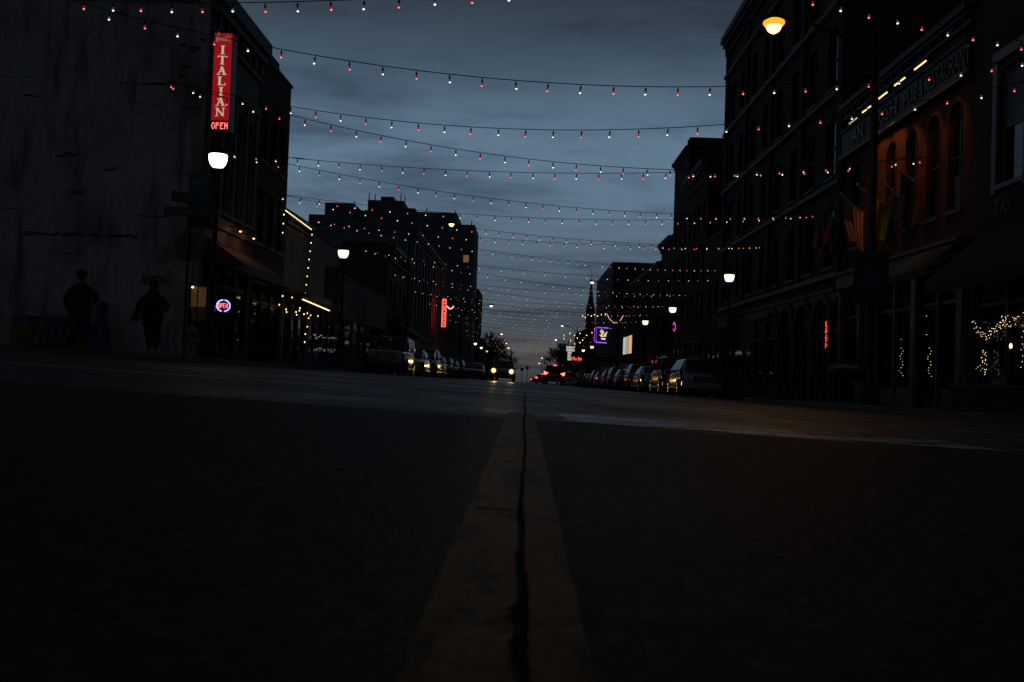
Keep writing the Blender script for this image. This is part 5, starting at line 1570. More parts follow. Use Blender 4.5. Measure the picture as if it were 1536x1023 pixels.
# poster with lit picture on the pub front, planter, bin
a = PY(1290, 466, 26.4); b_ = PY(1307, 495, 26.4)
po_ = thing('hanging_sign', 'small hanging picture sign with an orange lit patch under the trail sign', 'sign', (a.x, 26.4, b_.z))
f = frame((a.x, 26.4, b_.z), (1, 0, 0), (0, -1, 0)); W_, H_ = b_.x - a.x, a.z - b_.z
m = MB(); bx(m, f, 0, W_, 0, H_, 0, .03); part('board', m, mat('hanging_board', (.05, .045, .055), .6), po_)
m = MB(); m.slab([(W_ * .3, H_ * .45), (W_ * .7, H_ * .4), (W_ * .85, H_ * .8), (W_ * .5, H_ * .9)], f, .031, .035); part('picture', m, mat('orange_picture', (.25, .09, .03), .5), po_)
m = MB(); m.tube([f(W_ / 2, H_), f(W_ / 2, H_ + .1), (XR, 26.4, b_.z + H_ + .1)], .012, 5); part('bracket', m, BLACK, po_)
q = PX(1265, 610, 9.1)
bn = thing('litter_bin', 'square black litter bin on the right pavement', 'litter bin', (q.x, q.y, SW(q.x, q.y)))
m = MB()
for k in range(9):
    for s in (-1, 1): m.cbox((-.32 + k * .08, s * .36, .48), (.05, .03, .86)); m.cbox((s * .36, -.32 + k * .08, .48), (.03, .05, .86))
part('slats', m, BLACK, bn, local=True); m = MB(); m.cbox((0, 0, .45), (.6, .6, .84)); part('liner', m, BLACK, bn, local=True)
m = MB(); m.lathe([(.55, .93), (.54, 1.0), (.3, 1.1), (.22, 1.11)], n=4, phase=PI / 4); part('lid', m, BLACK, bn, local=True)
q = PX(1300, 612, 9.2)
pt_ = thing('planter', 'square grey concrete planter beside the litter bin', 'planter', (q.x, q.y, SW(q.x, q.y)))
m = MB(); m.lathe([(.33, 0), (.36, .04), (.40, .5), (.43, .52), (.43, .6), (.36, .6), (.35, .5)], n=4, phase=PI / 4); part('pot', m, CONC, pt_, local=True)
random.seed(2)
m = MB()
for k in range(60):
    a = random.uniform(0, 6.28); r1 = random.uniform(.02, .2); h_ = random.uniform(.1, .35)
    x, y = r1 * math.cos(a), r1 * math.sin(a); m.tube([(x, y, .5), (x * 1.4, y * 1.4, .5 + h_ * .6), (x * 2.0, y * 2.0, .5 + h_)], [.008, .006, .002], 3)
part('dry_grass', m, mat('dry_grass', (.05, .045, .025), .9), pt_, local=True)

# awning of the near right building, its faint lettering, brick planter wall, fairy lights in the windows
aw2 = thing('awning', 'wide black awning across the near right building', 'awning', (XR, 22.8, 3.0))
m = MB(); y0, y1 = 20.2, 25.5
m.add([(XR - .02, y0, 4.10), (XR - .02, y1, 4.10), (XR - 1.5, y1, 2.80), (XR - 1.5, y0, 2.80), (XR - 1.5, y0, 2.45), (XR - 1.5, y1, 2.45), (XR - .02, y1, 2.9)], [(0, 1, 2, 3), (3, 2, 5, 4), (1, 6, 5, 2)])
part('canvas', m, mat('black_canvas', (.010, .010, .011), .8), aw2)
m = MB(); text_mb(m, 'TAV', frame((XR - .03, 24.75, 4.62), (0, -1, 0), (-1, 0, 0)), .62, .3, 0, 0, .02, sx=.8); part('lettering', m, mat('dim_letters', (.045, .045, .05), .6), aw2)
aw3 = thing('awning', 'dark awning over the lower windows at the near end of the pub', 'awning', (XR, 27.5, 3.0))
m = MB(); m.add([(XR - .3, 26.4, 4.0), (XR - .3, 29.0, 4.0), (XR - 1.1, 29.0, 3.3), (XR - 1.1, 26.4, 3.3), (XR - 1.1, 26.4, 3.1), (XR - 1.1, 29.0, 3.1)], [(0, 1, 2, 3), (3, 2, 5, 4)]); part('canvas', m, mat('black_canvas', (.01, .01, .01), .8), aw3)
aw4 = thing('awning', 'large black awning halfway along the dark buildings on the left', 'awning', (XL, 75, 2.0))
m = MB(); m.add([(XL, 69, 3.4), (XL, 79, 3.4), (XL + 2.0, 79, 2.2), (XL + 2.0, 69, 2.2), (XL + 2.0, 69, 1.8), (XL + 2., 79, 1.8), (XL, 69, 2.2)], [(0, 1, 2, 3), (3, 2, 5, 4), (0, 3, 6)]); part('canvas', m, mat('black_canvas', (.01, .01, .01), .8), aw4)
m = MB(); m.lathe([(.003, .008), (.0085, .0), (.003, -.008)], n=5); WT_ME = proto_mesh('bulb', m, [emit('tiny_warm_bulb', (2.0, 1.45, .85), 1.0, sample=False)])
random.seed(9)


def cluster(label, px_, X_, jit=1.2, rep=1):
    q = []
    for (x, y) in px_:
        for _ in range(rep): q.append(PX(x + random.uniform(-jit, jit), y + random.uniform(-jit, jit), X_ + random.uniform(-.02, .02)))
    return garland('fairy_lights', label, 'fairy lights', q, q, WT_ME, .002)


FX_ = XR - .05
cluster('sagging garland of warm fairy lights across the top of the near shop window', [(1459 + t * 21 / 20, 484 + 22 * math.sin(min(1, t / 20) * PI / 2) + random.uniform(-7, 5)) for t in range(0, 24)] + [(1484 + t, 500 - 18 * (t / 26) + random.uniform(-5, 6)) for t in range(0, 26)], FX_)
cluster('warm fairy lights rising to the right edge of the near shop window', [(1500 + t * 1.2, 478 + random.uniform(-4, 12)) for t in range(24)] + [(1533 + random.uniform(-2, 3), 470 + t * 9) for t in range(10)], FX_)
cluster('loose clump of warm fairy lights low in the near shop window', [(1472 + random.uniform(0, 9), 525 + t * 1.5) for t in range(16)] + [(1462 + random.uniform(0, 18), 548 + random.uniform(0, 13)) for t in range(10)], FX_)
for xb, lab in ((1352, 'left'), (1371, 'middle'), (1394, 'right')):
    cluster('thin upright trail of warm fairy lights, the %s one in the pub window' % lab, [(xb + 2.5 * math.sin(t * 1.4) - (t * .0), 522 + t * 4.2) for t in range(11)], FX_, .8)
cluster('two faint fairy lights high in the pub window', [(1377, 475), (1390, 474), (1390, 502), (1352, 509)], FX_, .2)
q = PX(1520, 519, XR - .0); sc_o = thing('window_lamp', 'small bright warm lamp in the near shop window', 'lamp', tuple(q))
m = MB(); m.lathe([(.012, .06), (.034, .015), (.034, -.035), (.012, -.06)], (q.x - .06, q.y, q.z), 8); part('bulb', m, emit('window_bulb', (3.2, 2.2, .9), 1.0), sc_o)
m = MB(); m.tube([(q.x - .06, q.y, q.z + .08), (q.x - .06, q.y, q.z + .6)], .008, 4); part('cord', m, BLACK, sc_o)
bp_ = thing('planter_wall', 'low brick planter wall along the foot of the near shop window', 'wall', (XR - .5, 23.5, SW(XR, 23.5)))
m = MB(); m.box((XR - .75, 21.6, SW(XR, 23) - .2), (XR - .05, 25.5, SW(XR, 23) + .62)); part('brickwork', m, B_GREY, bp_); m = MB(); m.box((XR - .8, 21.55, SW(XR, 23) + .623), (XR - .03, 25.55, SW(XR, 23) + .70)); part('coping', m, CONC, bp_)
# arcade on the tall brown block: arches over the ground floor
for k in range(4):
    y_ = 38.3 + k * 2.6
    ar = MB(); fa = frame((XR - .25, y_, 0), (0, 1, 0), (-1, 0, 0)); R_a = 1.05
    pts_o = [((R_a + .28) * math.cos(a * PI / 14), 2.2 + (R_a + .28) * math.sin(a * PI / 14)) for a in range(15)]; pts_i = [(R_a * math.cos(a * PI / 14), 2.2 + R_a * math.sin(a * PI / 14)) for a in range(15)]
    for i in range(14): ar.slab([pts_i[i], pts_o[i], pts_o[i + 1], pts_i[i + 1]], fa, .0, .14)
    for s in (-1, 1): bx(ar, fa, s * (R_a + .14) - .13, s * (R_a + .14) + .13, -1.2, 2.19, 0, .13)
    part('arch', ar, mat('rust_brick', (.075, .03, .018), .8), R2)

# left pavement furniture: A-frame board, street bench mural, newspaper box
q = PX(392, 552, -8.1)
af = thing('sandwich_board', 'folding menu board on the pavement in front of the restaurant', 'sign', (q.x, q.y, SW(q.x, q.y)))
for s in (-1, 1):
    m = MB(); v = [(-.33, s * .32, 0), (.33, s * .32, 0), (.33, s * .03, 1.2), (-.33, s * .03, 1.2)]
    for i in range(4): m.tube([v[i], v[(i + 1) % 4]], .028, 4)
    fo = part('frame', m, mat('old_wood', (.035, .024, .016), .7), af, local=True)
    m = MB(); m.add([(x * .92, y, z_) for x, y, z_ in v] + [(x * .92, y + .012 * s, z_) for x, y, z_ in v], [(0, 1, 2, 3), (4, 5, 6, 7)]); part('panel', m, mat('chalkboard', (.012, .012, .012), .8), af, local=True)
CC = [(.010, .014, .035), (.075, .045, .008), (.06, .012, .006), (.010, .035, .035), (.06, .055, .05)]
cms = [mat('mural_%d' % i, [q_ * 2.4 for q_ in c], .8) for i, c in enumerate(CC)]
a = PY(17, 521, 27.75); b_ = PY(97, 481, 27.75)
mu = thing('painted_bench', 'low street bench painted with a yellow and blue face and stripes against the white wall', 'bench', (a.x, 27.75, SW(a.x, 27.75)))
W_ = b_.x - a.x; gz = SW(a.x, 27.75); H_ = .78
f = frame((a.x, 27.75, gz), (1, 0, 0), (0, -1, 0))
m = MB(); bx(m, f, 0, W_, .05, H_, -.35, 0, 0); part('bench_block', m, cms[0], mu)
m = MB(); random.seed(6)
m.slab([(.25 + .32 * math.cos(a_ * PI / 7), .40 + .30 * math.sin(a_ * PI / 7)) for a_ in range(14)], f, .002, .006)
for u in (.0, .55): m.slab([(u + .02, .06), (u + .2, .06), (u + .42, .76), (u + .30, .76)], f, .008, .011)
for k in range(4): m.slab([(.85 + k * .2, .07), (.92 + k * .2, .07), (1.02 + k * .2, .6), (.95 + k * .2, .6)], f, .002, .006)
part('yellow_paint', m, cms[1], mu)
m = MB(); m.slab([(.2, .42), (.32, .42), (.28, .55)], f, .012, .015); m.slab([(.1, .2), (.4, .16), (.36, .24), (.12, .27)], f, .012, .015); part('red_paint', m, cms[2], mu)
m = MB()
for k in range(7): m.slab([(.12 + k * .21, .70), (.26 + k * .21, .70), (.27 + k * .21, .775), (.14 + k * .21, .775)], f, .013, .016)
part('pale_paint', m, cms[4], mu)
m = MB(); bx(m, f, -.03, W_ + .03, H_, H_ + .06, -.4, .05); part('seat', m, cms[3], mu)
a = PY(128, 527, 28.0); nb = thing('newspaper_box', 'blue newspaper box with a white window panel behind the walking man', 'newspaper box', (a.x + .35, 27.9, SW(a.x, 27.9)))
BLU = mat('box_blue', (.02, .045, .13), .5)
m = MB(); m.cbox((-.05, 0, .95), (.42, .4, .82)); part('cabinet', m, BLU, nb, local=True, bev=.02)
m = MB(); m.cbox((-.07, -.206, 1.02), (.20, .01, .5)); part('window', m, mat('pale_panel', (.14, .15, .19), .5), nb, local=True)
m = MB(); m.box((-.12, -.1, 0), (.02, .1, .54)); part('pedestal', m, BLU, nb, local=True)
m = MB(); m.cbox((-.07, -.215, 1.31), (.16, .02, .03)); part('handle', m, BLACK, nb, local=True)
a = PY(133, 532, 28.0); st_ = thing('painted_planter', 'small colourful painted crate planter with a leaning red stake', 'planter', (a.x + .3, 27.6, SW(a.x, 27.6)))
for i in range(4):
    m = MB(); m.box((-.32 + i * .17, -.2, .03), (-.16 + i * .17, .2, .62 - .02 * (i % 2))); part('board', m, cms[(1, 2, 0, 3)[i]], st_, local=True)
m = MB(); m.box((-.34, -.22, .625), (.38, .22, .66)); part('rim', m, cms[3], st_, local=True)
m = MB(); m.tube([(.22, 0, .5), (.30, 0, .95), (.36, 0, 1.3)], [.03, .025, .01], 6); part('stake', m, mat('red_stake', (.09, .02, .012), .7), st_, local=True)

# ---------------------------------------------------------------- cars
PAINT = {}


def paintm(name, c, rough=.22, metal=.35):
    m_ = mat('paint_' + name, [q_ * 2.6 for q_ in c], rough, metal, var=.06, scale=9, coat=.8)
    return m_


HEAD = mat('head_lens', (.32, .32, .34), .1, 0, var=.1, coat=1)
TAIL = mat('tail_lens', (.10, .006, .006), .12, 0, var=.1, coat=1)
HEAD_ON = emit('head_lens_lit', (26, 15, 4.5), 1.0)
TAIL_ON = emit('tail_lens_lit', (7, .55, .45), 1.0)
PLATE = mat('number_plate', (.10, .10, .10), .5)
RIMM = mat('alloy_rim', (.20, .20, .21), .25, .9)
BODY0 = paintm('body', (.05, .05, .052))
KINDS = {
    'suv': dict(L=4.5, W=1.84, H=1.79, belt=1.14, r=.37, st=[(-.5, .84, .50, .98), (-.485, .95, .36, 1.12), (-.3, 1, .30, 1.15), (0, 1, .28, 1.14), (.2, 1, .30, 1.14), (.27, .99, .30, 1.12), (.45, .96, .30, 1.06), (.485, .93, .34, .98), (.5, .86, .42, .80)],
                cab=(.21, .10, -.465, -.493), hr=.80, rack=1, boxy=1),
    'crossover': dict(L=4.5, W=1.83, H=1.68, belt=1.06, r=.35, st=[(-.5, .80, .50, .92), (-.485, .93, .36, 1.08), (-.3, 1, .28, 1.08), (0, 1, .26, 1.06), (.2, 1, .28, 1.06), (.28, .99, .28, 1.04), (.42, .94, .28, .92), (.48, .88, .34, .80), (.5, .78, .42, .68)],
                      cab=(.26, .08, -.38, -.485), hr=.76, rack=1, boxy=0),
    'hatch': dict(L=4.0, W=1.70, H=1.53, belt=1.0, r=.30, st=[(-.5, .82, .46, .86), (-.485, .95, .32, 1.0), (-.3, 1, .24, 1.02), (0, 1, .22, .98), (.2, 1, .22, .98), (.28, .98, .24, .96), (.42, .92, .26, .84), (.485, .84, .32, .70), (.5, .74, .4, .6)],
                  cab=(.30, .10, -.42, -.49), hr=.76, rack=0, boxy=0),
    'sedan': dict(L=4.75, W=1.82, H=1.45, belt=.94, r=.33, st=[(-.5, .82, .44, .82), (-.49, .92, .32, .98), (-.4, .98, .26, 1.0), (-.3, 1, .24, .98), (0, 1, .22, .94), (.2, 1, .24, .94), (.28, .98, .24, .92), (.42, .93, .26, .82), (.485, .86, .3, .7), (.5, .76, .38, .6)],
                  cab=(.24, .06, -.22, -.37), hr=.74, rack=0, boxy=0)}


def make_car(kind):
    K = KINDS[kind]; L_, W_, H_ = K['L'], K['W'], K['H']; hw = W_ / 2
    r = thing('parked_car', 'parked car', 'car')
    # body shell
    m = MB(); rings = []
    for (yf, wf, zl, zt) in K['st']:
        w = hw * wf; y = yf * L_
        zm = zl + (zt - zl) * .55
        half = [(w * .80, zl), (w * .97, zl + .07), (w, zm - .05), (w * .985, zm + .12), (w * .94, zt - .04), (w * .80, zt + .0), (w * .45, zt + .03)]
        ring = [(-x, y, z_) for x, z_ in half] + [(0, y, zt + .04)] + [(x, y, z_) for x, z_ in reversed(half)] + [(0, y, zl)]
        rings.append(ring)
    n = len(rings[0])
    vs = [p for rg in rings for p in rg]; fs = []
    for i in range(len(rings) - 1):
        for k in range(n): k2 = (k + 1) % n; fs.append((i * n + k, (i + 1) * n + k, (i + 1) * n + k2, i * n + k2))
    fs.append(tuple(range(n))); fs.append(tuple((len(rings) - 1) * n + k for k in range(n))[::-1])
    m.add(vs, fs)
    body = part('body', m, BODY0, r, local=True, smooth=True, sub=1)
    # cabin
    ya, yb, yc, yd = [q * L_ for q in K['cab']]; zb = K['belt'] - .05; hb = hw * .93; hr = hw * K['hr']; zr = H_ - .05
    m = MB()
    V = [(-hb * .9, ya, zb), (hb * .9, ya, zb), (hb * .92, yd, zb), (-hb * .92, yd, zb), (-hb, ya - .35, zb), (hb, ya - .35, zb), (-hb, yd + .3, zb), (hb, yd + .3, zb),
         (-hr, yb, zr - .03), (hr, yb, zr - .03), (hr * .97, yc, zr - .03), (-hr * .97, yc, zr - .03), (0, yb + .05, zr + .02), (0, yc - .03, zr + .02), (0, (yb + yc) / 2, zr + .05), (-hr, (yb + yc) / 2, zr), (hr, (yb + yc) / 2, zr), (0, ya + .06, zb), (0, yd - .03, zb)]
    Fc = [(0, 17, 12, 8), (17, 1, 9, 12), (2, 18, 13, 10), (18, 3, 11, 13), (4, 0, 8), (1, 5, 9), (3, 6, 11), (7, 2, 10), (6, 4, 8, 15), (6, 15, 11), (5, 7, 16, 9), (7, 10, 16), (8, 12, 14, 15), (12, 9, 16, 14), (15, 14, 13, 11), (14, 16, 10, 13)]
    m.add(V, Fc)
    part('roof', m, BODY0, r, local=True, smooth=False, bev=.035)

    def pane(name, q, ins, off, mt=CARGLASS):
        q = [Vector(p) for p in q]; c = sum(q, Vector()) / len(q); nrm = (q[1] - q[0]).cross(q[-1] - q[0]).normalized()
        if nrm.dot(c - Vector((0, (yb + yc) / 2, zb))) < 0: nrm = -nrm
        qq = [p + (c - p).normalized() * ins + nrm * off for p in q]
        mm = MB(); mm.add(qq + [p - nrm * .02 for p in qq], [tuple(range(len(q))), tuple(range(len(q), 2 * len(q)))[::-1]]); return part(name, mm, mt, r, local=True)
    ws = pane('windscreen', [V[0], V[1], V[9], V[8]], .09, .065)
    rw = pane('rear_window', [V[2], V[3], V[11], V[10]], .10, .06)
    for s in (-1, 1):
        b0, b1 = Vector((s * hb, ya - .25, zb + .07)), Vector((s * hb, yd + .3, zb + .07)); t0, t1 = Vector((s * hr, yb - .08, zr - .07)), Vector((s * hr, yc + .05, zr - .07))
        nw = 3 if kind != 'sedan' else 2
        for k in range(nw):
            u0, u1 = k / nw + .015, (k + 1) / nw - .015
            q = [b0.lerp(b1, u0), b0.lerp(b1, u1), t0.lerp(t1, u1), t0.lerp(t1, u0)]
            mm = MB(); o_ = Vector((s * .03, 0, .008)); mm.add([p + o_ for p in q] + [p + o_ * .2 for p in q], [(0, 1, 2, 3), (4, 7, 6, 5)]); part('side_window', mm, CARGLASS, r, local=True)
        m = MB(); m.cbox((s * (hw + .09), ya - .35, K['belt'] + .05), (.16, .09, .13)); m.cbox((s * hw * .98, ya - .35, K['belt'] + .0), (.14, .05, .04)); part('mirror', m, BODY0, r, local=True, bev=.03)
        m = MB(); m.cbox((s * (hw - .0), 0, .33), (.05, L_ * .46, .09)); part('sill_trim', m, TRIMDARK, r, local=True)
        m = MB()
        for yy in (.08, -.16): m.cbox((s * (hw - .0), L_ * yy, K['belt'] - .18), (.04, .17, .03))
        part('door_handle', m, BODY0, r, local=True)
        if K['rack']:
            m = MB(); m.tube([(s * hr * .88, yb - .1, zr + .0), (s * hr * .88, yb - .15, zr + .08), (s * hr * .86, yc + .2, zr + .08), (s * hr * .86, yc + .15, zr)], .018, 6); part('roof_rail', m, TRIMDARK, r, local=True)
        for yy in (.30, -.31):
            R = K['r']; y = yy * L_
            m = MB(); prof = [(R * .62, -.10), (R * .9, -.115), (R, -.08), (R, .08), (R * .9, .115), (R * .62, .10)]
            m.lathe(prof, (s * (hw - .10), y, R), 22, axis='X'); w_ = part('wheel', m, RUBBER, r, local=True)
            m = MB(); xo = s * (hw + .0)
            m.lathe([(R * .64, -.02), (R * .64, .012), (R * .56, .015)], (xo, y, R), 20, axis='X')
            for k in range(5):
                a = k * 2 * PI / 5; ca, sa = math.cos(a), math.sin(a)
                m.tube([(xo + s * .016, y + ca * .03, R + sa * .03), (xo + s * .018, y + ca * R * .6, R + sa * R * .6)], .028, 4)
            m.lathe([(.05, 0), (.05, s * .03)], (xo, y, R), 10, axis='X'); part('rim', m, RIMM, w_, local=True)
            m = MB(); ra = R + .075; fa = frame((s * (hw - .012), y, R), (0, 1, 0), (s, 0, 0))
            arc = [(ra * math.cos(t_ * PI / 12), ra * math.sin(t_ * PI / 12)) for t_ in range(13)] + [(-ra, -.1), (ra, -.1)]
            m.slab(arc, fa, -.05, .012); part('wheel_arch', m, TRIMDARK, r, local=True)
    # front
    ff = frame((0, L_ / 2, 0), (1, 0, 0), (0, 1, 0)); fz = K['st'][-1][3]
    zt_ = K['st'][-2][3]; zlo = K['st'][-1][2]
    m = MB(); bx(m, ff, -hw * .90, hw * .90, zlo - .12, zlo + .10, -.12, .045); part('front_bumper', m, TRIMDARK if K['boxy'] else BODY0, r, local=True, bev=.03)
    m = MB()
    if K['boxy']:
        bx(m, ff, -.46, .46, zt_ - .30, zt_ - .03, -.05, .005)
        part('grille', m, TRIMDARK, r, local=True)
        m = MB()
        for k in range(8): bx(m, ff, -.44 + k * .12, -.40 + k * .12, zt_ - .28, zt_ - .05, .006, .03)
        part('grille_bar', m, mat('grille_silver', (.40, .40, .41), .35, .5), r, local=True)
        for s in (-1, 1):
            m = MB(); m.lathe([(.12, -.02), (.12, .03), (.07, .05)], (s * .62, L_ / 2 - .02, zt_ - .16), 14, axis='Y'); part('headlight', m, HEAD, r, local=True)
            m = MB(); m.cbox((s * .62, L_ / 2 - .03, zt_ - .16), (.30, .05, .28)); part('lamp_surround', m, BODY0, r, local=True, bev=.02)
    else:
        bx(m, ff, -.40, .40, zlo + .14, zlo + .26, -.05, .02); bx(m, ff, -.5, .5, zlo - .06, zlo + .04, .046, .055)
        part('grille', m, TRIMDARK, r, local=True)
        for s in (-1, 1):
            y_ = L_ * .472; m = MB(); m.add([(s * hw * .42, y_ + .09, fz - .02), (s * hw * .80, y_ + .03, fz - .0), (s * hw * .93, y_ - .22, zt_ + .08), (s * hw * .55, y_ - .0, zt_ + .04), (s * hw * .42, y_ + .11, fz - .13), (s * hw * .82, y_ + .05, fz - .13), (s * hw * .95, y_ - .2, zt_ - .06)],
                              [(0, 1, 3), (1, 2, 3), (0, 4, 5, 1), (1, 5, 6, 2)]); part('headlight', m, HEAD, r, local=True)
    m = MB(); bx(m, ff, -.15, .15, zlo - .03, zlo + .09, .056, .062); part('front_plate', m, PLATE, r, local=True)
    # rear
    fr_ = frame((0, -L_ / 2, 0), (1, 0, 0), (0, -1, 0)); z0_ = K['st'][0][2]; z1_ = K['st'][1][3]
    m = MB(); bx(m, fr_, -hw * .92, hw * .92, z0_ - .16, z0_ + .10, -.14, .05); part('rear_bumper', m, BODY0, r, local=True, bev=.03)
    m = MB(); bx(m, fr_, -.32, .32, z0_ + .16, z0_ + .34, -.05, .012); part('plate_recess', m, TRIMDARK, r, local=True)
    m = MB(); bx(m, fr_, -.155, .155, z0_ + .18, z0_ + .32, .013, .02); part('rear_plate', m, PLATE, r, local=True)
    m = MB(); bx(m, fr_, -.30, .30, z0_ + .36, z0_ + .39, -.02, .03); part('hatch_handle', m, CHROME, r, local=True)
    for s in (-1, 1):
        m = MB(); zc = z1_ - .12; t_ = .16 if kind in ('suv', 'hatch', 'crossover') else .08
        y_ = -L_ * .487
        m.add([(s * hw * .62, y_ - .03, zc - .12), (s * hw * .62, y_ - .03, zc + t_ * .6), (s * hw * .90, y_ + .0, zc + t_), (s * hw * .985, y_ + .22, zc + t_), (s * hw * .985, y_ + .20, zc - .06), (s * hw * .90, y_ - .02, zc - .12)],
              [(0, 1, 2, 5), (5, 2, 3, 4)]); m.add([(s * hw * .62, y_ + .03, zc - .12), (s * hw * .62, y_ + .03, zc + t_ * .6), (s * hw * .88, y_ + .06, zc + t_)], [(0, 1, 2)])
        part('tail_light', m, TAIL, r, local=True)
    m = MB(); bx(m, frame((0, yc, zr), (1, 0, 0), (0, -1, 0)), -.15, .15, -.02, .015, .02, .09); part('brake_light', m, TAIL, r, local=True)
    m = MB(); m.tube([(0, yc + .05, zr + .02), (0, yc - .1, zr + .12)], .012, 5); part('aerial', m, TRIMDARK, r, local=True)
    return r


PROTO = {k: make_car(k) for k in KINDS}
used = set()


def place_car(kind, x, y, heading, colname, c, label, group, on=None, name='parked_car', metal=.35):
    pm = paintm(colname, c, metal=metal)
    sw = {BODY0.name: pm}
    if on == 'front': sw[HEAD.name] = HEAD_ON
    if on == 'rear': sw[TAIL.name] = TAIL_ON
    o = copy_tree(PROTO[kind], None, sw)
    o.name = name
    L_ = KINDS[kind]['L'] * .31
    hy, hx = math.cos(heading), -math.sin(heading)
    z1 = G(x + hx * L_, y + hy * L_); z0 = G(x - hx * L_, y - hy * L_)
    o.location = (x, y, (z0 + z1) / 2)
    roll = math.atan(.036) * math.cos(heading)
    o.rotation_euler = (math.atan2(z1 - z0, 2 * L_), roll, heading)
    o['label'] = label
    if group: o['group'] = group
    return o


GLp, GRp = 'cars parked along the left kerb', 'cars parked along the right kerb'
def carx(px_, X_): return PX(px_, 560, X_).y
# left row faces the camera
Y0_ = PX(576, 545, -6.25).y
place_car('suv', -6.25, Y0_ + 2.2, PI, 'charcoal', (.06, .063, .068), 'boxy dark four wheel drive with a slotted grille, nearest car on the left', GLp)
place_car('sedan', -6.15, Y0_ + 9.0, PI, 'silver', (.09, .095, .10), 'silver saloon parked right behind the boxy four wheel drive', GLp)
place_car('crossover', -6.05, Y0_ + 15.3, PI, 'slate', (.05, .055, .065), 'slate crossover parked third on the left, lights glinting on its bonnet', GLp)
place_car('sedan', -6.20, Y0_ + 22, PI, 'greyblue', (.08, .09, .11), 'grey blue saloon parked fourth on the left', GLp)
place_car('hatch', -6.15, Y0_ + 28.3, PI, 'black', (.012, .012, .014), 'small black car parked fifth on the left', GLp)
place_car('sedan', -6.20, Y0_ + 35, PI, 'graphite', (.035, .035, .04), 'graphite saloon parked last in the left row beside the oncoming car', GLp)
place_car('crossover', -6.20, Y0_ + 42, PI, 'black', (.012, .012, .014), 'dark car almost hidden beyond the left row', GLp)
oc_ = PX(754, 560, -1.72)
onc = place_car('crossover', -1.72, oc_.y, PI, 'dark_bronze', (.06, .052, .045), 'oncoming car with both yellow headlights burning', None, on=None, name='moving_car')
for s in (-1, 1):
    l_ = bpy.data.objects.new('headlight_beam', bpy.data.lights.new('headlight_beam', 'SPOT')); COL.objects.link(l_); l_.parent = onc
    l_.data.energy = 320; l_.data.color = (1, .62, .22); l_.data.spot_size = R_(50); l_.data.spot_blend = .8; l_.data.shadow_soft_size = .08
    m = MB(); m.lathe([(.19, .0), (.17, .04), (.12, .06)], (s * .66, 2.22, .80), 16, axis='Y'); hl_ = part('headlight', m, emit('headlight_rim', (1.4, .52, .05), 1.0), onc, local=True)
    m = MB(); m.lathe([(.115, .061), (.10, .075), (.04, .085)], (s * .66, 2.22, .80), 16, axis='Y'); part('headlight_bulb', m, emit('headlight_core', (14, 7, 1.4), 1.0), hl_, local=True)
    l_.location = (s * .6, 2.45, .78); l_.rotation_euler = Vector((0, 1, -.12)).to_track_quat('-Z', 'Y').to_euler()
place_car('sedan', -4.4, oc_.y + 9, PI, 'black', (.012, .012, .014), 'unlit dark car just left of the oncoming car', None, name='moving_car')
# right row faces away
Y1_ = PX(1048, 560, 6.75).y
h0 = place_car('hatch', 6.85, Y1_ + 1.9, .0, 'warm_silver', (.075, .07, .065), 'silver hatchback with a dark rear window, nearest car on the right', GRp)
y = Y1_ + 8.2
for kind, cn_, c_, lab, dx, gap in (('suv', 'dark_red', (.07, .012, .010), 'tall dark red car parked ahead of the silver hatchback', .15, 6.9), ('sedan', 'bluegrey', (.10, .115, .135), 'blue grey saloon parked third on the right', .0, 6.4),
                          ('crossover', 'black', (.012, .012, .014), 'black crossover with pale roof rails parked fourth on the right', .1, 6.6), ('sedan', 'navy', (.015, .02, .05), 'navy saloon parked fifth on the right', .05, 6.4),
                          ('crossover', 'graphite', (.035, .035, .04), 'graphite crossover parked sixth on the right', .1, 6.6), ('hatch', 'red', (.10, .010, .008), 'small red hatchback parked seventh on the right', .1, 6.2),
                          ('sedan', 'silver', (.16, .17, .18), 'silver saloon parked eighth on the right', 0, 6.6), ('crossover', 'black', (.012, .012, .014), 'dark crossover parked ninth on the right', .1, 6.6), ('sedan', 'red', (.10, .010, .008), 'red saloon parked tenth on the right', .1, 6.6),
                          ('hatch', 'black', (.012, .012, .014), 'black hatchback parked last on the right', .1, 6.)):
    place_car(kind, 6.85 + dx, y, random.uniform(-.012, .012), cn_, c_, lab, GRp); y += gap
p = PX(831, 560, 2.5); place_car('suv', 2.5, p.y + 2.2, 0, 'dark_red', (.07, .012, .010), 'dark red car driving away with its tail lights lit', None, on='rear', name='moving_car')
p = PX(813, 560, 2.4); place_car('sedan', 2.4, p.y + 2, 0, 'red', (.10, .010, .008), 'low red car with lit tail lights ahead of the dark red one', None, on='rear', name='moving_car')
p = PX(855, 560, 5.1); place_car('crossover', 5.1, p.y + 2, 0, 'white', (.16, .16, .165), 'white car on the right of the two cars driving away', None, name='moving_car')
p = PX(802, 560, 2.2); place_car('sedan', 2.2, p.y + 2, 0, 'black', (.012, .012, .014), 'tiny dark car farthest up the right lane', None, on='rear', name='moving_car')
for r_ in PROTO.values():
    for o in [r_] + list(r_.children_recursive): bpy.data.objects.remove(o)

# ---------------------------------------------------------------- people
SKIN = mat('skin', (.06, .034, .026), .6)


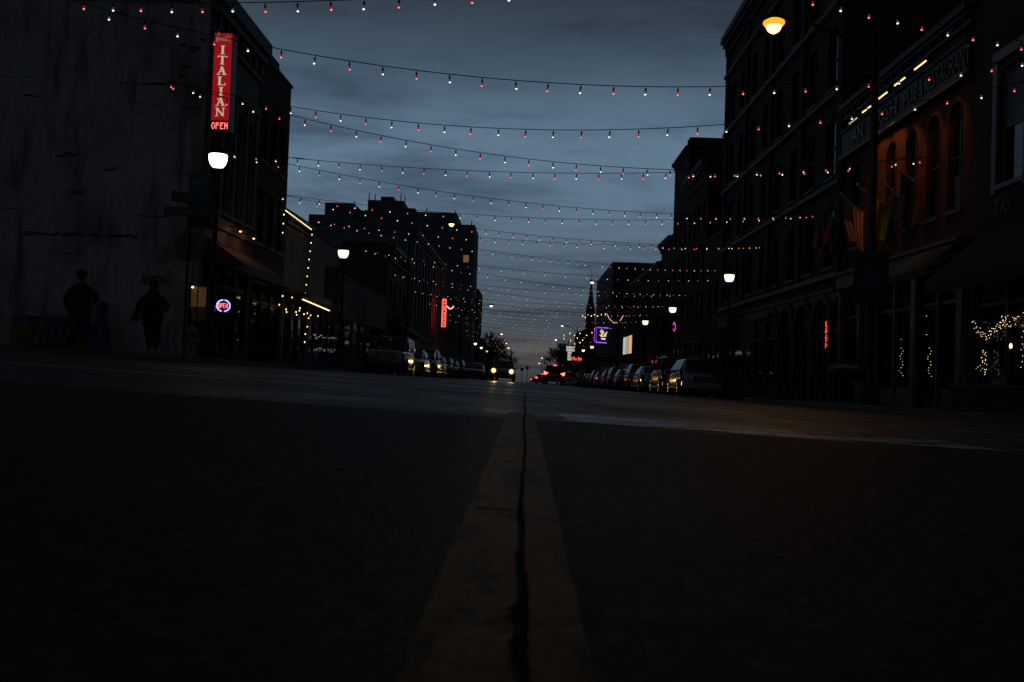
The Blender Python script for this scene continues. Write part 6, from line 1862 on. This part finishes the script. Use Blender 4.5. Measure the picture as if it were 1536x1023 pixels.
def skinobj(name, V, E, m_, parent, sub=2, root=None):
    names = list(V); idx = {n: i for i, n in enumerate(names)}
    me = bpy.data.meshes.new(name)
    me.from_pydata([V[n][0] for n in names], [(idx[a], idx[b]) for a, b in E], [])
    o = bpy.data.objects.new(name, me); COL.objects.link(o); o.parent = parent
    me.materials.append(m_)
    sk = o.modifiers.new('skin', 'SKIN'); sk.use_smooth_shade = True; sk.branch_smoothing = .6
    for i, n in enumerate(names):
        r = V[n][1]; me.skin_vertices[0].data[i].radius = r if isinstance(r, tuple) else (r, r)
        me.skin_vertices[0].data[i].use_root = (n == (root or names[0]))
    ss = o.modifiers.new('sub', 'SUBSURF'); ss.levels = ss.render_levels = sub
    # freeze to a plain mesh
    dg = bpy.context.evaluated_depsgraph_get(); me2 = bpy.data.meshes.new_from_object(o.evaluated_get(dg))
    o.modifiers.clear(); o.data = me2; bpy.data.meshes.remove(me)
    for p in me2.polygons: p.use_smooth = True
    if not me2.materials: me2.materials.append(m_)
    return o


def hand(V, E, wrist, d, side, key, curl=.4):
    """palm and five fingers off the wrist; d is the pointing direction"""
    w = Vector(V[wrist][0]); d = Vector(d).normalized(); s = Vector(side).normalized(); nrm = d.cross(s)
    V[key + 'palm'] = (tuple(w + d * .07), (.034, .018)); E.append((wrist, key + 'palm'))
    for i, (off, ln) in enumerate(((-.030, .070), (-.010, .080), (.010, .075), (.030, .060))):
        a = w + d * .095 + s * off; b = a + (d + nrm * curl * .6).normalized() * ln * .55; c = b + (d + nrm * curl * 1.6).normalized() * ln * .45
        ks = [key + 'f%d%d' % (i, j) for j in range(3)]
        V[ks[0]], V[ks[1]], V[ks[2]] = (tuple(a), .010), (tuple(b), .009), (tuple(c), .0075)
        E += [(key + 'palm', ks[0]), (ks[0], ks[1]), (ks[1], ks[2])]
    a = w + d * .045 - s * .042 + nrm * .01; b = a + (d * .8 - s * .5 + nrm * .5).normalized() * .05
    V[key + 't0'], V[key + 't1'] = (tuple(a), .011), (tuple(b), .009)
    E += [(key + 'palm', key + 't0'), (key + 't0', key + 't1')]


def person(label, loc, rz, H, cloth, trouser, hair, arms, legs, hood=False, wide=1.0, bag=None):
    r = thing('person', label, 'person', loc, rz)
    s = H / 1.78
    S_ = lambda p: tuple(q * s for q in p)
    hip = .93
    V = {'pelvis': ((0, 0, hip), (.15, .11)), 'waist': ((0, .0, 1.08), (.145, .10)), 'chest': ((0, .0, 1.30), (.165, .115)), 'neck': ((0, .01, 1.49), .068), 'jaw': ((0, .035, 1.56), (.06, .065)), 'skull': ((0, .02, 1.67), (.094, .108)), 'crown': ((0, .015, 1.735), (.062, .078)),
         'nose': ((0, .125, 1.625), .012)}
    E = [('pelvis', 'waist'), ('waist', 'chest'), ('chest', 'neck'), ('neck', 'jaw'), ('jaw', 'skull'), ('skull', 'crown'), ('skull', 'nose')]
    for sd, k in ((-1, 'l'), (1, 'r')):
        el, wr_ = arms[k]; kn, an, toe = legs[k]
        V[k + 'sh'] = ((sd * .19, 0, 1.42), .065); V[k + 'el'] = (el, .045); V[k + 'wr'] = (wr_, .028)
        V[k + 'hip'] = ((sd * .09, 0, hip - .04), .095); V[k + 'kn'] = (kn, .06); V[k + 'an'] = (an, .042); V[k + 'toe'] = (toe, .038)
        V[k + 'ear'] = ((sd * .09, .01, 1.635), .014)
        E += [('chest', k + 'sh'), (k + 'sh', k + 'el'), (k + 'el', k + 'wr'), ('pelvis', k + 'hip'), (k + 'hip', k + 'kn'), (k + 'kn', k + 'an'), (k + 'an', k + 'toe'), ('skull', k + 'ear')]
        dvec = Vector(wr_) - Vector(el); hand(V, E, k + 'wr', dvec, Vector((0, 1, .1)) if abs(dvec.y) < .15 else Vector((sd, 0, 0)), k)
    Vs = {k: (S_(p), tuple(q * s for q in rr) if isinstance(rr, tuple) else rr * s) for k, (p, rr) in V.items()}
    skinobj('body', Vs, E, SKIN, r, root='pelvis')
    w = wide
    V = {'hem': ((0, 0, .86), (.20 * w, .16 * w)), 'waist': ((0, 0, 1.05), (.20 * w, .16 * w)), 'chest': ((0, 0, 1.28), (.205 * w, .16 * w)), 'yoke': ((0, 0, 1.42), (.115 * w, .11)), 'collar': ((0, .0, 1.565), .098)}
    E = [('hem', 'waist'), ('waist', 'chest'), ('chest', 'yoke'), ('yoke', 'collar')]
    if hood: V['hood'] = ((0, -.03, 1.56), .09); E.append(('collar', 'hood'))
    for sd, k in ((-1, 'l'), (1, 'r')):
        el, wr_ = arms[k]
        V[k + 's'] = ((sd * .175 * w, 0, 1.345), .085); V[k + 'e'] = (el, .074); V[k + 'c'] = (tuple(Vector(el).lerp(Vector(wr_), .9)), .055)
        E += [('yoke', k + 's'), (k + 's', k + 'e'), (k + 'e', k + 'c')]
    skinobj('jacket', {k: (S_(p), tuple(q * s for q in rr) if isinstance(rr, tuple) else rr * s) for k, (p, rr) in V.items()}, E, cloth, r, root='waist')
    V = {'seat': ((0, 0, .92), (.165 * w, .13 * w))}; E = []
    for sd, k in ((-1, 'l'), (1, 'r')):
        kn, an, toe = legs[k]
        V[k + 'h'] = ((sd * .10, 0, .84), .125 * w); V[k + 'k'] = (kn, .092 * w); V[k + 'a'] = ((an[0], an[1], an[2] + .03), .068 * w); E += [('seat', k + 'h'), (k + 'h', k + 'k'), (k + 'k', k + 'a')]
    skinobj('trousers', {k: (S_(p), tuple(q * s for q in rr) if isinstance(rr, tuple) else rr * s) for k, (p, rr) in V.items()}, E, trouser, r, root='seat')
    for k in ('l', 'r'):
        kn, an, toe = legs[k]
        V = {'heel': ((an[0], an[1] - (toe[1] - an[1]) * .25, max(.045, an[2] - .045)), .042), 'mid': ((an[0], an[1] + (toe[1] - an[1]) * .5, max(.045, toe[2] + .01)), (.045, .045)), 'toe': ((toe[0], toe[1] * 1.0 + .03 * (1 if toe[1] > an[1] else -1), max(.038, toe[2])), .036)}
        skinobj('shoe', {q: (S_(p), tuple(z_ * s for z_ in rr) if isinstance(rr, tuple) else rr * s) for q, (p, rr) in V.items()}, [('heel', 'mid'), ('mid', 'toe')], BLACK, r, root='heel')
    m = MB(); cz = 1.70
    m.lathe([(.128 * math.sin(PI * k / 10) * (1.0 if k < 6 else .92), .125 * math.cos(PI * k / 10) * 1.02) for k in range(11)][::-1], (0, -.022, cz), 14)
    m.v = [(x_ * s, (y_ if y_ < .035 else .035 + (y_ - .035) * (1 if z_ > cz + .015 else .15)) * s, z_ * s) for x_, y_, z_ in m.v]
    part('hair', m, hair, r, local=True, smooth=True)
    for sd in (-1, 1):
        m = MB(); m.lathe([(.002, -.012), (.011, -.006), (.012, .004), (.003, .012)], S_((sd * .032, .103, 1.655)), 8, axis='Y'); part('eye', m, mat('eye', (.1, .1, .1), .3), r, local=True)
    m = MB(); m.cbox(S_((0, .098, 1.578)), S_((.045, .014, .010))); part('mouth', m, mat('lips', (.07, .025, .022), .6), r, local=True, bev=.004)
    return r


q = PX(118, 500, -9.9); ym = PY(118, 527, 22.9)
man = person('heavy set man in dark jacket and jeans walking past the white wall', (ym.x, 22.9, SW(ym.x, 22.9)), R_(8), 1.80, mat('dark_jacket', (.012, .012, .012), .9), mat('blue_jeans', (.012, .022, .045), .9),
             mat('dark_hair', (.01, .008, .007), .9), {'l': ((-.33, -.02, 1.14), (-.31, .08, .90)), 'r': ((.34, .04, 1.17), (.22, .26, 1.12))},
             {'l': ((-.13, .10, .50), (-.14, -.06, .10), (-.15, .10, .045)), 'r': ((.11, -.0, .50), (.12, -.12, .11), (.13, .03, .045))}, wide=1.22)
yw = PY(226, 534, 22.2)
wom = person('woman in a bulky dark coat by the white wall, bag on her arm', (yw.x, 22.2, SW(yw.x, 22.2)), R_(190), 1.63, mat('black_coat', (.008, .008, .009), .9), mat('black_trousers', (.007, .007, .008), .9),
             mat('black_hair', (.008, .006, .006), .9), {'l': ((-.36, .0, 1.15), (-.20, .17, 1.02)), 'r': ((.36, .02, 1.13), (.22, .20, 1.03))},
             {'l': ((-.10, .02, .50), (-.10, .0, .10), (-.12, .14, .045)), 'r': ((.05, .05, .50), (.02, .03, .10), (.02, .17, .045))}, hood=True, wide=1.3)
bgp = PY(203, 470, 22.15)
bg_ = thing('handbag', 'dark slouchy handbag hanging from the arm of the woman in the coat', 'bag', (bgp.x, 22.1, PY(203, 488, 22.1).z))
skinobj('pouch', {'a': ((0, 0, .10), (.15, .08)), 'b': ((.03, 0, .22), (.15, .08)), 'c': ((.07, 0, .33), (.10, .05))}, [('a', 'b'), ('b', 'c')], mat('bag_leather', (.022, .012, .014), .6), bg_, root='b')
m = MB(); m.tube([(.0, 0, .32), (.06, -.02, .5), (.15, -.0, .6), (.2, 0, .48), (.17, 0, .32)], .012, 6); part('strap', m, BLACK, bg_, local=True)

# ---------------------------------------------------------------- bare winter trees
BARK = mat('winter_bark', (.03, .024, .02), .9)


def bare_tree(seed, H=9.0):
    random.seed(seed)
    r = thing('bare_tree', 'tree', 'tree')
    tr, br = MB(), MB()
    def grow(mb, p, d, ln, rad, lev):
        pts = [p]; rs = [rad]; q = p.copy(); dd = d.copy(); n = 4 if lev < 3 else 3
        for i in range(n):
            dd = (dd + Vector((random.uniform(-.2, .2), random.uniform(-.2, .2), random.uniform(-.04, .14)))).normalized(); q = q + dd * ln / n; pts.append(q.copy()); rs.append(rad * (1 - .45 * (i + 1) / n))
        mb.tube(pts, rs, 7 if lev == 0 else (4 if lev < 3 else 3), cap=(lev > 3))
        if lev >= 6: return
        for i in range(random.randint(2, 3) + (1 if lev in (1, 2, 3) else 0)):
            t_ = random.uniform(.45, 1); k = min(n - 1, int(t_ * n)); bp_ = pts[k].lerp(pts[k + 1], t_ * n - k if k < n else 0)
            ax = Vector((random.uniform(-1, 1), random.uniform(-1, 1), random.uniform(-.1, .7))).normalized(); nd = (dd * .75 + ax * .85).normalized()
            grow(br, bp_, nd, ln * random.uniform(.58, .8), max(.026, rs[k] * random.uniform(.5, .68)), lev + 1)
    grow(tr, Vector((0, 0, -.2)), Vector((0, 0, 1)), H * .28, .17, 0)
    part('trunk', tr, BARK, r, local=True, smooth=True); part('crown', br, BARK, r, local=True)
    return r


TP = [bare_tree(31), bare_tree(47, 8.2), bare_tree(53, 9.5)]
spots = [(-8.2, 185, 1.05), (-8.0, 197, 1.15), (-7.9, 211, 1.0), (-8.3, 226, 1.2), (-8.0, 244, 1.15), (-8.6, 262, 1.2), (-8, 285, 1.2), (10.4, 172, .95), (10.6, 178, .9), (10.2, 183, .9), (9.9, 186, 1.2), (9.6, 203, 1.1), (9.8, 221, 1.2), (9.5, 243, 1.25), (10, 268, 1.2), (9.7, 298, 1.2)]
ORD = ['nearest', 'second nearest', 'third nearest', 'fourth nearest', 'fifth nearest', 'sixth nearest', 'seventh nearest', 'eighth nearest', 'ninth nearest']
labs = ['%s bare tree among the distant lamps on the left', '%s bare tree in the row beyond the route signs']
for i, (x, y, sc) in enumerate(spots):
    o = TP[i % 3] if i < 3 else copy_tree(TP[i % 3])
    o.location = (x, y, G(x, y)); o.rotation_euler.z = i * 1.3; sc *= 1.45; o.scale = (sc * 1.15, sc * 1.15, sc * (.95 + .1 * (i % 2)))
    o['label'] = (labs[0] if x < 0 else labs[1]) % ORD[i if x < 0 else i - 7]; o['group'] = 'bare trees on the left far up the street' if x < 0 else 'bare trees on the right far up the street'
# low dark roofs beyond the trees
for i, (x0, x1, y0, y1, h, sd) in enumerate(((-9.4, -24, 225, 300, 5.5, -1), (11.6, 28, 186, 240, 4.0, 1), (11.6, 26, 241, 330, 5.0, 1))):
    r = thing('far_building', ('low dark building behind the bare trees on the left', 'low dark building behind the bare trees on the right', 'last low building before the street drops away on the right')[i], 'building', (x0, y0, G(x0, y0)))
    m = MB(); zz = G(x0, (y0 + y1) / 2); m.box((x0, y0, zz - 3), (x1, y1, zz + h)); part('wall', m, DKPANEL, r)
    m = MB(); m.box((x0 - .2 * (-sd if x0 > x1 else sd), y0 - .2, zz + h + .003), (x1, y1 + .2, zz + h + .4)); part('roof', m, TRIMDARK, r)
    for k in range(8):
        yy = y0 + 3 + k * (y1 - y0 - 6) / 8
        m = MB(); xx = x0 + (.02 if sd < 0 else -.02); m.box((xx, yy, zz + 1.4), (xx + (.05 if sd < 0 else -.05), yy + 1.6, zz + 3.0)); part('window', m, GLASS, r)
